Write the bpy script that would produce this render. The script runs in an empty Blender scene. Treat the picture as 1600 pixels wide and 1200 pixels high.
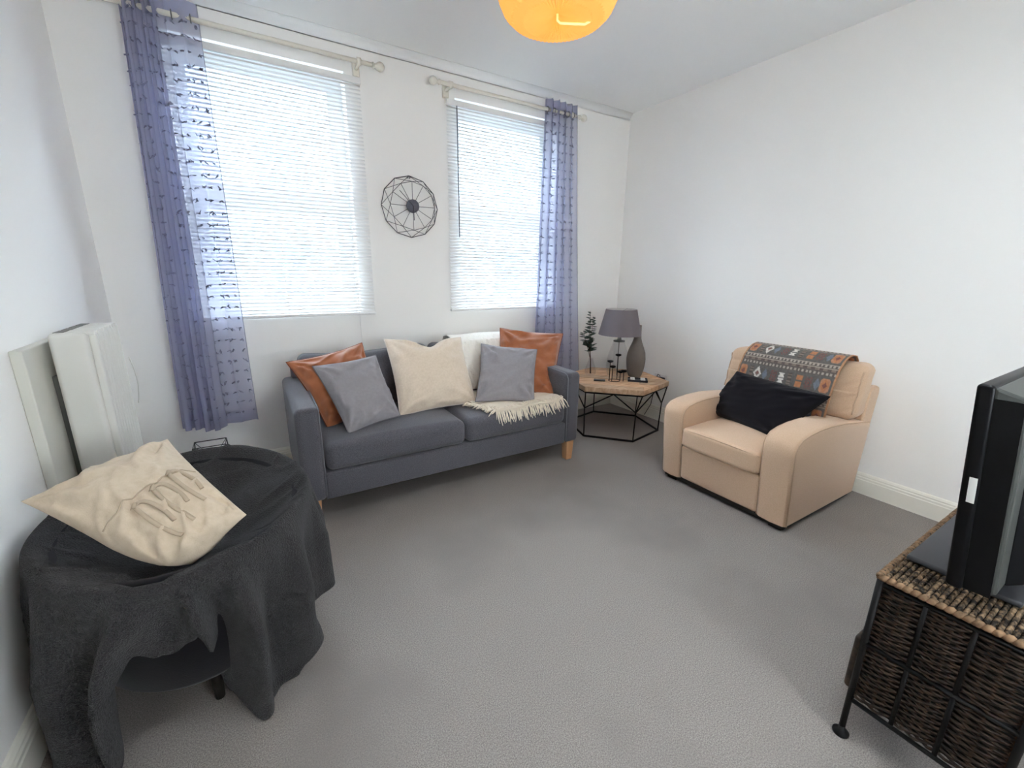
import bpy, bmesh, math, random
from mathutils import Vector, Matrix, noise
random.seed(7)
PI = math.pi
sc = bpy.context.scene
COL = sc.collection

# ------------------------------------------------------------------ camera, world, exposure
cd = bpy.data.cameras.new('camera'); cam = bpy.data.objects.new('camera', cd); COL.objects.link(cam)
cd.sensor_fit = 'HORIZONTAL'; cd.sensor_width = 36.0; cd.lens = 668.11 / 1600 * 36; cd.clip_start = 0.02
right = Vector((0.8537, -0.5206, 0.0114)); 
yaw, pitch, roll = 0.54973, 0.25247, -0.011775
cy, sy, cp, sp = math.cos(yaw), math.sin(yaw), math.cos(pitch), math.sin(pitch)
f = Vector((sy * cp, cy * cp, -sp)); r = Vector((cy, -sy, 0)); d = f.cross(r)
cr, sr = math.cos(roll), math.sin(roll)
r2 = cr * r + sr * d; d2 = -sr * r + cr * d
cam.matrix_world = Matrix(((r2.x, -d2.x, -f.x, -3.3557), (r2.y, -d2.y, -f.y, -3.3579), (r2.z, -d2.z, -f.z, 1.3933), (0, 0, 0, 1)))
sc.camera = cam

w = bpy.data.worlds.new('sky'); sc.world = w; w.use_nodes = True
bgn = w.node_tree.nodes['Background']
bgn.inputs[0].default_value = (0.90, 0.95, 1.0, 1); bgn.inputs[1].default_value = 6.0
sc.view_settings.view_transform = 'Standard'; sc.view_settings.look = 'None'
sc.view_settings.gamma = 1; sc.view_settings.use_curve_mapping = False
sc.view_settings.exposure = 1.92
sc.cycles.max_bounces = 14; sc.cycles.diffuse_bounces = 9; sc.cycles.transparent_max_bounces = 24
sc.cycles.sample_clamp_indirect = 12

# ------------------------------------------------------------------ materials
def mat(name, color, rough=0.8, metal=0.0, **k):
    m = bpy.data.materials.new(name); m.use_nodes = True
    nt = m.node_tree; b = nt.nodes['Principled BSDF']
    b.inputs['Base Color'].default_value = (*color, 1); b.inputs['Roughness'].default_value = rough
    b.inputs['Metallic'].default_value = metal
    b.inputs['Specular IOR Level'].default_value = k.get('spec', 0.3)
    if 'sheen' in k: b.inputs['Sheen Weight'].default_value = k['sheen']; b.inputs['Sheen Roughness'].default_value = .5
    if 'emit' in k:
        b.inputs['Emission Color'].default_value = (*k['emit'], 1); b.inputs['Emission Strength'].default_value = k['es']
    N = nt.nodes.new; L = nt.links.new
    tc = N('ShaderNodeTexCoord')
    vec = tc.outputs['Object']
    if k.get('stretch'):
        mp = N('ShaderNodeMapping'); mp.inputs['Scale'].default_value = k['stretch']; L(vec, mp.inputs[0]); vec = mp.outputs[0]
    if 'var' in k:      # second colour, mixed in by noise
        n = N('ShaderNodeTexNoise'); n.inputs['Scale'].default_value = k.get('vs', 8); n.inputs['Detail'].default_value = k.get('vd', 5)
        n.inputs['Roughness'].default_value = k.get('vr', .6)
        L(vec, n.inputs['Vector'])
        rp = N('ShaderNodeValToRGB'); rp.color_ramp.elements[0].position = k.get('v0', .35); rp.color_ramp.elements[1].position = k.get('v1', .65)
        rp.color_ramp.elements[0].color = (*color, 1); rp.color_ramp.elements[1].color = (*k['var'], 1)
        L(n.outputs[0], rp.inputs[0]); last = rp.outputs[0]
        if 'blot' in k:   # a third colour in large soft patches
            n2 = N('ShaderNodeTexNoise'); n2.inputs['Scale'].default_value = k.get('bs', 1.3); n2.inputs['Detail'].default_value = 3
            L(tc.outputs['Object'], n2.inputs['Vector'])
            r3 = N('ShaderNodeValToRGB'); r3.color_ramp.elements[0].position = .5; r3.color_ramp.elements[1].position = .75
            L(n2.outputs[0], r3.inputs[0])
            mx = N('ShaderNodeMix'); mx.data_type = 'RGBA'; L(r3.outputs[0], mx.inputs[0]); L(last, mx.inputs[6]); mx.inputs[7].default_value = (*k['blot'], 1)
            last = mx.outputs[2]
        L(last, b.inputs['Base Color'])
    if 'bump' in k:
        n = N('ShaderNodeTexNoise'); n.inputs['Scale'].default_value = k.get('bscale', 200); n.inputs['Detail'].default_value = 3
        L(vec, n.inputs['Vector'])
        bp = N('ShaderNodeBump'); bp.inputs['Strength'].default_value = k['bump']; bp.inputs['Distance'].default_value = k.get('bd', .002)
        L(n.outputs[0], bp.inputs['Height']); L(bp.outputs[0], b.inputs['Normal'])
    return m

M = {}
M['wall'] = mat('wall_paint', (.90, .885, .86), .9, bump=.08, bscale=90)
M['ceiling'] = mat('ceiling_paint', (.89, .90, .90), .9)
M['trim'] = mat('gloss_trim_paint', (.82, .79, .71), .45)
M['cov'] = mat('coving_paint', (.89, .90, .90), .9)
M['carpet'] = mat('grey_carpet', (.165, .147, .136), .98, var=(.375, .335, .310), vs=260, vd=2, v0=.3, v1=.7, blot=(.222, .199, .184), bs=1.6, bump=.35, bscale=420, bd=.004, spec=.05)
M['upvc'] = mat('white_upvc', (.85, .86, .86), .35)
M['slat'] = mat('blind_slat', (.84, .84, .83), .5)
M['pole'] = mat('cream_pole_paint', (.80, .77, .68), .35)
M['sofa'] = mat('slate_grey_weave', (.064, .062, .073), .95, var=(.120, .116, .131), vs=260, vd=2, bump=.5, bscale=500, sheen=.25, spec=.1)
M['sofa_piping'] = mat('pale_grey_piping', (.19, .19, .21), .9)
M['oak'] = mat('pale_oak', (.50, .26, .125), .5, var=(.60, .34, .18), vs=14, stretch=(1, 1, .12))
M['rust'] = mat('rust_velvet', (.33, .105, .042), .75, sheen=.5, var=(.40, .135, .055), vs=14, bump=.12, bscale=60)
M['rust_back'] = mat('dark_rust', (.20, .05, .018), .8)
M['greyc'] = mat('mauve_grey_cotton', (.265, .245, .262), .92, bump=.25, bscale=300, sheen=.3, var=(.29, .27, .285), vs=60)
M['greyp'] = mat('mauve_grey_piping', (.18, .165, .18), .9)
M['cream'] = mat('cream_linen', (.66, .54, .42), .95, bump=.3, bscale=350, sheen=.2, var=(.72, .60, .48), vs=80)
M['creamp'] = mat('cream_piping', (.66, .58, .5), .9)
M['lin'] = mat('natural_linen', (.56, .455, .335), .95, bump=.3, bscale=320, var=(.62, .51, .39), vs=40)
M['lintie'] = mat('linen_tie', (.46, .37, .27), .95)
M['throw'] = mat('cream_knit', (.86, .76, .63), .95, bump=.6, bscale=120, bd=.004)
M['lace'] = mat('white_lace_knit', (.88, .84, .77), .95, bump=1.0, bscale=70, bd=.008)
M['char'] = mat('charcoal_blanket', (.021, .020, .021), .98, var=(.058, .055, .057), vs=420, vd=3, stretch=(1, 1, 1), bump=1.0, bscale=230, bd=.008, sheen=.10, spec=.03)
M['arm'] = mat('beige_upholstery', (.64, .44, .295), .95, var=(.70, .495, .345), vs=200, vd=2, bump=.3, bscale=420, sheen=.25, spec=.1)
M['armp'] = mat('beige_piping', (.60, .42, .29), .9)
M['black'] = mat('black_cotton', (.009, .008, .011), .95, bump=.3, bscale=200, sheen=.12, spec=.1)
M['blackw'] = mat('black_wire', (.018, .017, .018), .45, .3)
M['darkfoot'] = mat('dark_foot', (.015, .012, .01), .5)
M['heater'] = mat('heater_enamel', (.68, .665, .62), .4)
M['heaterdark'] = mat('heater_slot', (.18, .175, .16), .6)
M['board'] = mat('board_paint', (.66, .65, .59), .6)
M['clock'] = mat('clock_wire', (.07, .07, .085), .4, .5)
M['clockd'] = mat('clock_face_grey', (.13, .135, .165), .5, .3)
M['tvb'] = mat('gloss_black_plastic', (.004, .004, .005), .35, spec=.15)
M['tvm'] = mat('grey_black_plastic', (.055, .058, .054), .4)
M['tvbay'] = mat('dull_metal_bay', (.16, .16, .15), .45, .4)
M['white'] = mat('white_label', (.75, .75, .72), .5)
M['slate'] = mat('dark_base_plate', (.045, .045, .05), .35)
M['reed'] = mat('dark_brown_reed', (.008, .005, .004), .45, var=(.055, .034, .022), vs=38, vd=4)
M['reedr'] = mat('red_brown_reed', (.07, .03, .018), .55, var=(.16, .085, .055), vs=50)
M['stake'] = mat('reed_stake', (.11, .055, .030), .6)
M['rope'] = mat('seagrass_rope', (.018, .012, .008), .7, var=(.26, .17, .10), vs=45, vd=3, v0=.42, v1=.62)
M['ropel'] = mat('light_seagrass_edge', (.11, .065, .035), .7, var=(.30, .18, .10), vs=40)
M['iron'] = mat('black_iron', (.006, .0055, .0055), .5, 0, spec=.2)
M['plank'] = mat('rustic_plank', (.56, .31, .17), .7, var=(.76, .50, .31), vs=22, stretch=(.35, 3, 1), bump=.4, bscale=50)
M['plank2'] = mat('rustic_plank_grey', (.42, .26, .155), .75, var=(.60, .42, .28), vs=22, stretch=(.35, 3, 1), bump=.4, bscale=50)
M['shade'] = mat('mauve_lampshade', (.18, .155, .165), .9, bump=.2, bscale=300)
M['shadein'] = mat('shade_lining', (.7, .68, .66), .8)
M['vase'] = mat('taupe_ridged_ceramic', (.175, .15, .13), .6)
M['leaf'] = mat('eucalyptus_leaf', (.035, .065, .050), .7, var=(.08, .12, .095), vs=30)
M['stem'] = mat('brown_stem', (.09, .06, .04), .8)
M['wax'] = mat('white_wax', (.85, .83, .80), .5)
M['socket'] = mat('white_socket', (.78, .77, .75), .35)
M['plug'] = mat('black_plug', (.02, .02, .022), .4)
M['facade'] = mat('brick_render', (.20, .23, .25), .9)
M['roofm'] = mat('slate_roof', (.12, .14, .16), .9)
M['bluew'] = mat('blue_grey_glazing', (.10, .17, .22), .5)
M['teal'] = mat('turquoise_sign', (.02, .60, .66), .5)
M['road'] = mat('asphalt', (.2, .2, .2), .9)
M['darkgap'] = mat('dark_recess', (.01, .01, .01), .8)

def mix_mat(name, build):
    m = bpy.data.materials.new(name); m.use_nodes = True; nt = m.node_tree
    for n in list(nt.nodes):
        if n.type != 'OUTPUT_MATERIAL': nt.nodes.remove(n)
    out = [n for n in nt.nodes if n.type == 'OUTPUT_MATERIAL'][0]
    nt.links.new(build(nt), out.inputs['Surface']); return m
def _mix(nt, a, b, fac):
    x = nt.nodes.new('ShaderNodeMixShader')
    if isinstance(fac, float): x.inputs[0].default_value = fac
    else: nt.links.new(fac, x.inputs[0])
    nt.links.new(a, x.inputs[1]); nt.links.new(b, x.inputs[2]); return x.outputs[0]
def _sh(nt, t, c=None, **k):
    n = nt.nodes.new(t)
    if c: n.inputs['Color'].default_value = (*c, 1)
    for a, v in k.items(): n.inputs[a].default_value = v
    return n.outputs[0]
def glass_b(tint, amt):
    def b(nt):
        lw = nt.nodes.new('ShaderNodeLayerWeight'); lw.inputs['Blend'].default_value = amt
        fr = nt.nodes.new('ShaderNodeMath'); fr.operation = 'MULTIPLY'; nt.links.new(lw.outputs['Facing'], fr.inputs[0]); fr.inputs[1].default_value = .45
        return _mix(nt, _sh(nt, 'ShaderNodeBsdfTransparent', tint), _sh(nt, 'ShaderNodeBsdfGlossy', (1, 1, 1), Roughness=.02), fr.outputs[0])
    return b
M['glass'] = mix_mat('window_glass', glass_b((.96, .98, .98), .25))
M['dglass'] = mix_mat('double_glazing', glass_b((.82, .88, .93), .25))
M['cglass'] = mix_mat('clear_table_glass', glass_b((.93, .93, .935), .12))
def sheer_b(tr):
    def b(nt):
        c = (.47, .48, .60)
        cl = _mix(nt, _sh(nt, 'ShaderNodeBsdfDiffuse', c), _sh(nt, 'ShaderNodeBsdfTranslucent', (.53, .54, .69)), .5)
        return _mix(nt, cl, _sh(nt, 'ShaderNodeBsdfTransparent', (.93, .93, 1)), tr)
    return b
M['sheer'] = mix_mat('sheer_lilac_grey_voile', sheer_b(.42))
M['tuft'] = mat('voile_tuft', (.20, .20, .27), .95)
def pleat_b(nt):
    tc = nt.nodes.new('ShaderNodeTexCoord')
    e = _sh(nt, 'ShaderNodeEmission', (1.0, .47, .12), Strength=.10)
    cl = _mix(nt, _sh(nt, 'ShaderNodeBsdfDiffuse', (.85, .55, .22)), _sh(nt, 'ShaderNodeBsdfTranslucent', (.95, .62, .25)), .55)
    a = nt.nodes.new('ShaderNodeAddShader'); nt.links.new(e, a.inputs[0]); nt.links.new(cl, a.inputs[1]); return a.outputs[0]
M['pleat'] = mix_mat('lit_pleated_paper', pleat_b)
M['pleatrod'] = mat('lit_shade_wire', (.9, .7, .35), .5, emit=(1, .66, .26), es=.24)
M['bulb'] = mat('lit_bulb', (1, .8, .5), .5, emit=(1, .7, .35), es=1.5)

# kilim: flat woven print held in a colour attribute
mk = bpy.data.materials.new('kilim_weave'); mk.use_nodes = True
_b = mk.node_tree.nodes['Principled BSDF']; _b.inputs['Roughness'].default_value = .95
_a = mk.node_tree.nodes.new('ShaderNodeVertexColor'); _a.layer_name = 'Weave'
mk.node_tree.links.new(_a.outputs[0], _b.inputs['Base Color']); M['kilim'] = mk

# ------------------------------------------------------------------ object helpers
def wloc(o):
    v = Vector((0, 0, 0))
    while o: v = v + o.location; o = o.parent
    return v
def link(name, me, m, parent=None, label=None, cat=None, group=None, kind=None):
    o = bpy.data.objects.new(name, me); COL.objects.link(o)
    for x in (m if isinstance(m, (list, tuple)) else [m]):
        if len(me.materials) < (len(m) if isinstance(m, (list, tuple)) else 1): me.materials.append(x)
    if parent:
        o.parent = parent; o.matrix_parent_inverse = Matrix.Translation(-PW[parent.name]); PW[o.name] = PW[parent.name] * 0
    else: PW[o.name] = Vector((0, 0, 0))
    if label: o['label'] = label
    if cat: o['category'] = cat
    if group: o['group'] = group
    if kind: o['kind'] = kind
    return o
PW = {}
def thing(name, loc, label, cat, group=None):
    o = bpy.data.objects.new(name, None); COL.objects.link(o); o.location = loc; o.empty_display_size = .05
    o['label'] = label; o['category'] = cat
    if group: o['group'] = group
    PW[o.name] = Vector(loc)
    return o
class B:
    """collects shapes in world coordinates"""
    def __init__(s): s.v = []; s.f = []; s.mi = []; s.k = 0
    def add(s, vs, fs):
        n = len(s.v); s.v += [tuple(v) for v in vs]; s.f += [tuple(i + n for i in q) for q in fs]; s.mi += [s.k] * len(fs); return s
    def box(s, x0, x1, y0, y1, z0, z1):
        v = [(x, y, z) for z in (z0, z1) for y in (y0, y1) for x in (x0, x1)]
        return s.add(v, [(0, 2, 3, 1), (4, 5, 7, 6), (0, 1, 5, 4), (2, 6, 7, 3), (0, 4, 6, 2), (1, 3, 7, 5)])
    def rbox(s, x0, x1, y0, y1, z0, z1, rad=.02, k=3, n=6, fn=None, rads=None):
        """rounded box on a lattice; fn(p, u) may bend it, u in [-1,1]^3"""
        c = Vector(((x0 + x1) / 2, (y0 + y1) / 2, (z0 + z1) / 2)); h = Vector(((x1 - x0) / 2, (y1 - y0) / 2, (z1 - z0) / 2))
        rad = min(rad, *h) * .999
        ax = []
        for a in range(3):
            L_ = []
            for i in range(k + 1): L_.append(-h[a] + rad * (1 - math.cos(i / k * PI / 2)) if False else -h[a] + rad * (i / k))
            inner = h[a] - rad
            m_ = n if inner * 2 > rad else 1
            for i in range(1, m_): L_.append(-inner + 2 * inner * i / m_)
            for i in range(k + 1): L_.append(inner + rad * i / k)
            ax.append(L_)
        idx = {}
        vs = []; fs = []
        def vid(i, j, l):
            key = (i, j, l)
            if key not in idx:
                p = Vector((ax[0][i], ax[1][j], ax[2][l]))
                q = Vector([max(-(h[a] - rad), min(h[a] - rad, p[a])) for a in range(3)])
                e = p - q
                if e.length > 1e-9:
                    m1 = max(abs(e.x), abs(e.y), abs(e.z)); ang = Vector([math.tan(e[a] / m1 * PI / 4) if abs(e[a]) < m1 else (1 if e[a] > 0 else -1) for a in range(3)])
                    e = ang.normalized() * m1
                p2 = q + e
                u = Vector([p2[a] / h[a] for a in range(3)])
                P_ = c + p2
                if fn: P_ = fn(P_, u)
                idx[key] = len(vs); vs.append(P_)
            return idx[key]
        N_ = [len(a) for a in ax]
        for (a, b_, c_) in ((0, 1, 2), (1, 2, 0), (2, 0, 1)):
            for end in (0, N_[c_] - 1):
                for i in range(N_[a] - 1):
                    for j in range(N_[b_] - 1):
                        q = []
                        for (di, dj) in ((0, 0), (1, 0), (1, 1), (0, 1)):
                            t = [0, 0, 0]; t[a] = i + di; t[b_] = j + dj; t[c_] = end; q.append(vid(*t))
                        if end == 0: q.reverse()
                        fs.append(q)
        return s.add(vs, fs)
    def tube(s, pts, rad, n=6, closed=False, caps=True):
        pts = [Vector(p) for p in pts]; m_ = len(pts); rr = rad if isinstance(rad, (list, tuple)) else [rad] * m_
        vs = []; fs = []; up = None
        for i, p in enumerate(pts):
            a = pts[(i - 1) % m_] if (closed or i > 0) else p; b_ = pts[(i + 1) % m_] if (closed or i < m_ - 1) else p
            t = (b_ - a)
            t = t.normalized() if t.length > 1e-9 else Vector((0, 0, 1))
            if up is None: up = Vector((0, 0, 1)) if abs(t.z) < .9 else Vector((1, 0, 0))
            sd = t.cross(up)
            if sd.length < 1e-6: sd = t.cross(Vector((.3, .8, .5)))
            sd.normalize(); up = sd.cross(t).normalized()
            for j in range(n):
                an = 2 * PI * (j + .5) / n; vs.append(p + (sd * math.cos(an) + up * math.sin(an)) * rr[i])
        for i in range(m_ if closed else m_ - 1):
            for j in range(n):
                i2 = (i + 1) % m_; fs.append((i * n + j, i * n + (j + 1) % n, i2 * n + (j + 1) % n, i2 * n + j))
        if caps and not closed: fs.append(tuple(range(n - 1, -1, -1))); fs.append(tuple((m_ - 1) * n + j for j in range(n)))
        return s.add(vs, fs)
    def lathe(s, c, prof, n=32, fn=None):
        vs = []; fs = []; m_ = len(prof)
        for i, (r_, z_) in enumerate(prof):
            for j in range(n):
                a = 2 * PI * j / n; q = r_ * (fn(a, z_) if fn else 1)
                vs.append((c[0] + q * math.cos(a), c[1] + q * math.sin(a), c[2] + z_))
        for i in range(m_ - 1):
            for j in range(n): fs.append((i * n + j, i * n + (j + 1) % n, (i + 1) * n + (j + 1) % n, (i + 1) * n + j))
        if prof[0][0] > 1e-6 and s_cap: fs.append(tuple(range(n - 1, -1, -1)))
        if prof[-1][0] > 1e-6 and s_cap: fs.append(tuple((m_ - 1) * n + j for j in range(n)))
        return s.add(vs, fs)
    def grid(s, fn, nu, nv, wrap=False, flip=False):
        vs = [fn(i / nu, j / nv) for i in range(nu + (0 if wrap else 1)) for j in range(nv + 1)]
        fs = []
        for i in range(nu):
            for j in range(nv):
                i2 = (i + 1) % nu if wrap else i + 1
                q = (i * (nv + 1) + j, i2 * (nv + 1) + j, i2 * (nv + 1) + j + 1, i * (nv + 1) + j + 1)
                fs.append(q[::-1] if flip else q)
        return s.add(vs, fs)
    def prism(s, poly, axis, a0, a1):
        """poly of 2D points extruded along axis"""
        def mk_(p, a):
            return {0: (a, p[0], p[1]), 1: (p[0], a, p[1]), 2: (p[0], p[1], a)}[axis]
        n = len(poly); vs = [mk_(p, a0) for p in poly] + [mk_(p, a1) for p in poly]
        fs = [tuple(range(n)), tuple(range(2 * n - 1, n - 1, -1))] + [(i, i + n, (i + 1) % n + n, (i + 1) % n) for i in range(n)]
        return s.add(vs, fs)
    def make(s, name, m, parent=None, smooth=True, solid=0, sub=0, bevel=0, angle=None, **k):
        me = bpy.data.meshes.new(name); me.from_pydata(s.v, [], s.f)
        for i, p in enumerate(me.polygons): p.material_index = s.mi[i]
        bm = bmesh.new(); bm.from_mesh(me); bmesh.ops.recalc_face_normals(bm, faces=bm.faces); bm.to_mesh(me); bm.free()
        if smooth:
            me.polygons.foreach_set('use_smooth', [True] * len(me.polygons))
            if angle: me.set_sharp_from_angle(angle=math.radians(angle))
        o = link(name, me, m, parent, **k)
        if solid: md = o.modifiers.new('solid', 'SOLIDIFY'); md.thickness = solid; md.offset = 0
        if bevel: md = o.modifiers.new('bevel', 'BEVEL'); md.width = bevel; md.segments = 2; md.limit_method = 'ANGLE'
        if sub: md = o.modifiers.new('sub', 'SUBSURF'); md.levels = sub; md.render_levels = sub
        return o
s_cap = True
def struct(name, b_, m, parent=None, **k):
    o = b_.make(name, m, parent, smooth=False, **k)
    if not parent: o['kind'] = 'structure'
    return o
def sstep(a, b_, x):
    t = max(0, min(1, (x - a) / (b_ - a))); return t * t * (3 - 2 * t)
def interp(tab, x):
    if x <= tab[0][0]: return tab[0][1]
    for (a, p), (c, q) in zip(tab, tab[1:]):
        if x <= c: t = (x - a) / (c - a); t = t * t * (3 - 2 * t); return p + (q - p) * t
    return tab[-1][1]
def nz(x, y, z, s_=1): return noise.noise(Vector((x * s_, y * s_, z * s_)))

# ================================================================== THE ROOM
XL, XR, YB, YF, H = -4.045, 0.0, 0.0, -4.7, 2.88
struct('floor', B().box(XL - .1, XR + .1, YF - .1, YB + .1, -.08, 0), M['carpet'])
# invented rooflight, unseen behind the camera, added to brighten the room
RX0, RX1, RY0, RY1 = -2.6, -1.4, -3.45, -2.85
cb = B(); cb.box(XL - .1, XR + .1, RY1, YB + .4, H, H + .1).box(XL - .1, XR + .1, YF - .1, RY0, H, H + .1).box(XL - .1, RX0, RY0, RY1, H, H + .1).box(RX1, XR + .1, RY0, RY1, H, H + .1)
struct('ceiling', cb, M['ceiling'])
b = B(); b.box(RX0, RX0 + .05, RY0, RY1, H + .03, H + .12).box(RX1 - .05, RX1, RY0, RY1, H + .03, H + .12).box(RX0, RX1, RY0, RY0 + .05, H + .03, H + .12).box(RX0, RX1, RY1 - .05, RY1, H + .03, H + .12)
w_ = struct('window_4', b, M['upvc']); B().box(RX0 + .05, RX1 - .05, RY0 + .05, RY1 - .05, H + .07, H + .074).make('pane', M['glass'], w_, smooth=False)
struct('wall_left', B().box(XL - .12, XL, YF, YB + .0, 0, H), M['wall'])
struct('wall_right', B().box(XR, XR + .12, YF, YB, 0, H), M['wall'])
wf = B(); WX0, WX1, WZ0, WZ1 = -2.72, -1.70, .95, 1.82     # made-up window out of view, put in as fill light from behind
wf.box(XL - .12, WX0, YF - .12, YF, 0, H).box(WX1, XR + .12, YF - .12, YF, 0, H).box(WX0, WX1, YF - .12, YF, 0, WZ0).box(WX0, WX1, YF - .12, YF, WZ1, H)
struct('wall_front', wf, M['wall'])
b = B(); b.box(WX0, WX0 + .05, YF - .09, YF - .04, WZ0, WZ1).box(WX1 - .05, WX1, YF - .09, YF - .04, WZ0, WZ1).box(WX0, WX1, YF - .09, YF - .04, WZ0, WZ0 + .05).box(WX0, WX1, YF - .09, YF - .04, WZ1 - .05, WZ1)
w_ = struct('window_3', b, M['upvc']); B().box(WX0 + .05, WX1 - .05, YF - .066, YF - .062, WZ0 + .05, WZ1 - .05).make('pane', M['glass'], w_, smooth=False)
# window wall with two openings
WIN = [(-3.60, -2.63), (-1.835, -.86)]
ZB, ZT = 1.098, 2.672
wb = B(); D_ = .26
xs = [XL - .12, WIN[0][0], WIN[0][1], WIN[1][0], WIN[1][1], XR + .12]
for i in (0, 2, 4): wb.box(xs[i], xs[i + 1], YB, YB + D_, 0, H)
for i in (1, 3): wb.box(xs[i], xs[i + 1], YB, YB + D_, 0, ZB); wb.box(xs[i], xs[i + 1], YB, YB + D_, ZT, H)
struct('wall_back', wb, M['wall'])
# coving along the window wall, concave
cv = [(0, 2.825)] + [(-.05 * (1 - math.cos(a)), 2.83 + .05 * math.sin(a)) for a in [i / 8 * PI / 2 for i in range(9)]] + [(0, 2.88)]
b = B(); b.prism(cv, 0, XL, XR); o = b.make('trim_1', M['cov'], None); o['kind'] = 'structure'
# skirting
def skirt(name, axis, pos, sgn, a0, a1):
    pr = [(0, 0), (.019, 0), (.019, .095), (.016, .100), (.016, .112), (.012, .118), (.012, .126), (.006, .137), (0, .142)]
    poly = [(pos + sgn * p, z_) for p, z_ in pr]
    b = B(); b.prism(poly, axis, a0, a1)
    return struct(name, b, M['trim'])
skirt('baseboard_right', 1, XR, -1, YF, YB); skirt('baseboard_left', 1, XL, 1, YF, YB); skirt('baseboard_back', 0, YB, -1, XL, XR)

# windows: frame, transom, panes
for n, (x0, x1) in enumerate(WIN):
    fy0, fy1 = .13, .19
    b = B(); fw = .06
    b.box(x0, x0 + fw, fy0, fy1, ZB, ZT).box(x1 - fw, x1, fy0, fy1, ZB, ZT).box(x0 + fw, x1 - fw, fy0, fy1, ZB, ZB + fw).box(x0 + fw, x1 - fw, fy0, fy1, ZT - fw, ZT)
    w_ = struct(f'window_{n + 1}', b, M['upvc'])
    B().box(x0 + fw, x1 - fw, fy0 - .01, fy1, 1.815, 1.90).make('transom', M['upvc'], w_, smooth=False, bevel=.004)
    for (z0, z1) in ((ZB + fw, 1.815), (1.90, ZT - fw)):
        b = B(); q = .035
        b.box(x0 + fw, x0 + fw + q, fy0 + .01, fy1 - .01, z0, z1).box(x1 - fw - q, x1 - fw, fy0 + .01, fy1 - .01, z0, z1).box(x0 + fw + q, x1 - fw - q, fy0 + .01, fy1 - .01, z0, z0 + q).box(x0 + fw + q, x1 - fw - q, fy0 + .01, fy1 - .01, z1 - q, z1)
        s_ = b.make('sash', M['upvc'], w_, smooth=False)
        B().box(x0 + fw + q, x1 - fw - q, .158, .162, z0 + q, z1 - q).make('pane', M['dglass'], s_, smooth=False)

# ------------------------------------------------------------------ street outside
t = thing('opposite_building', (-.5, 12, -3.2), 'building across the street seen faintly through the slats', 'building')
B().box(-12, 14, 12, 16, -3.2, 6.9).make('wall', M['facade'], t, smooth=False)
B().prism([(11.7, 6.9), (16.3, 6.9), (14, 8.9)], 0, -12, 14).make('roof', M['roofm'], t, smooth=False)
for i in range(18):
    x0 = -10.4 + (i % 9) * 2.6; zo = 3.3 * (i // 9)
    b = B(); b.box(x0 - .08, x0 + 1.18, 11.93, 12, .3 + zo, 2.3 + zo)
    wd = b.make('window', M['road'], t, smooth=False)
    B().box(x0, x0 + .52, 11.9, 11.94, .4 + zo, 2.2 + zo).box(x0 + .58, x0 + 1.1, 11.9, 11.94, .4 + zo, 2.2 + zo).make('pane', M['bluew'], wd, smooth=False)
for x0, x1, m_ in ((-9, -6.2, 'bluew'), (-4.4, -1.6, 'bluew'), (1.5, 4.2, 'bluew'), (6.5, 9.5, 'bluew')):
    B().box(x0, x1, 11.9, 12, -3.2, -.9).make('shop_window', M[m_], t, smooth=False)
for x0, x1 in ((-3.9, -2.1), (4.6, 6.6)):
    B().box(x0, x1, 11.85, 12, -.75, -.15).make('shop_sign', M['teal'], t, smooth=False, label='turquoise sign board')
struct('ground_outside', B().box(-20, 20, .3, 20, -3.3, -3.2), M['road'])

# ------------------------------------------------------------------ venetian blinds
def blind(x0, x1, label, wand):
    t = thing('venetian_blind', ((x0 + x1) / 2, -.02, 1.09), label, 'blind', 'white venetian blinds over the windows')
    b = B(); b.box(x0, x1, -.045, -.015, 2.605, 2.642); b.make('headrail', M['slat'], t, smooth=False, bevel=.002)
    b = B(); b.rbox(x0, x1, -.045, -.013, 1.085, 1.105, .006, 2, 1); b.make('bottom_rail', M['slat'], t)
    # one slat, shared mesh
    hw, th, til = .0125, .0009, math.radians(42)
    pr = []
    for i in range(5):
        u = -1 + i * .5; pr.append((u * hw, .0022 * (1 - u * u)))
    poly = [(a, c + th / 2) for a, c in pr] + [(a, c - th / 2) for a, c in reversed(pr)]
    ct, st = math.cos(til), math.sin(til)
    poly = [(a * ct - c * st, a * st + c * ct) for a, c in poly]
    b = B(); b.prism(poly, 0, x0 + .004, x1 - .004)
    me = None; N_ = 63; z0 = 1.118; dz = (2.592 - z0) / (N_ - 1)
    for i in range(N_):
        if me is None:
            s_ = b.make('slat', M['slat'], t, smooth=True, angle=40); me = s_.data
        else:
            s_ = s_.copy(); COL.objects.link(s_)
        s_.location = (0, -.029, z0 + i * dz)
    b = B()
    for q in (.12, .5, .88):
        x = x0 + (x1 - x0) * q
        for yy in (-.0425, -.0155): b.tube([(x, yy, 1.1), (x, yy, 2.61)], .0008, 4)
    b.make('ladder_cord', M['slat'], t)
    if wand:
        B().tube([(x0 + .075, -.058, 2.60), (x0 + .078, -.060, 1.67)], .004, 6).make('tilt_wand', M['clock'], t, label='dark grey tilt wand')
    else:
        B().tube([(x1 - .13, -.055, 2.6), (x1 - .12, -.055, .86)], .0012, 4).make('pull_cord', M['slat'], t)
blind(-3.70, -2.535, 'white slatted blind on the wide window left of the wire clock', False)
blind(-1.92, -.77, 'white slatted blind on the window right of the wire clock, with dark wand', True)

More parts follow.
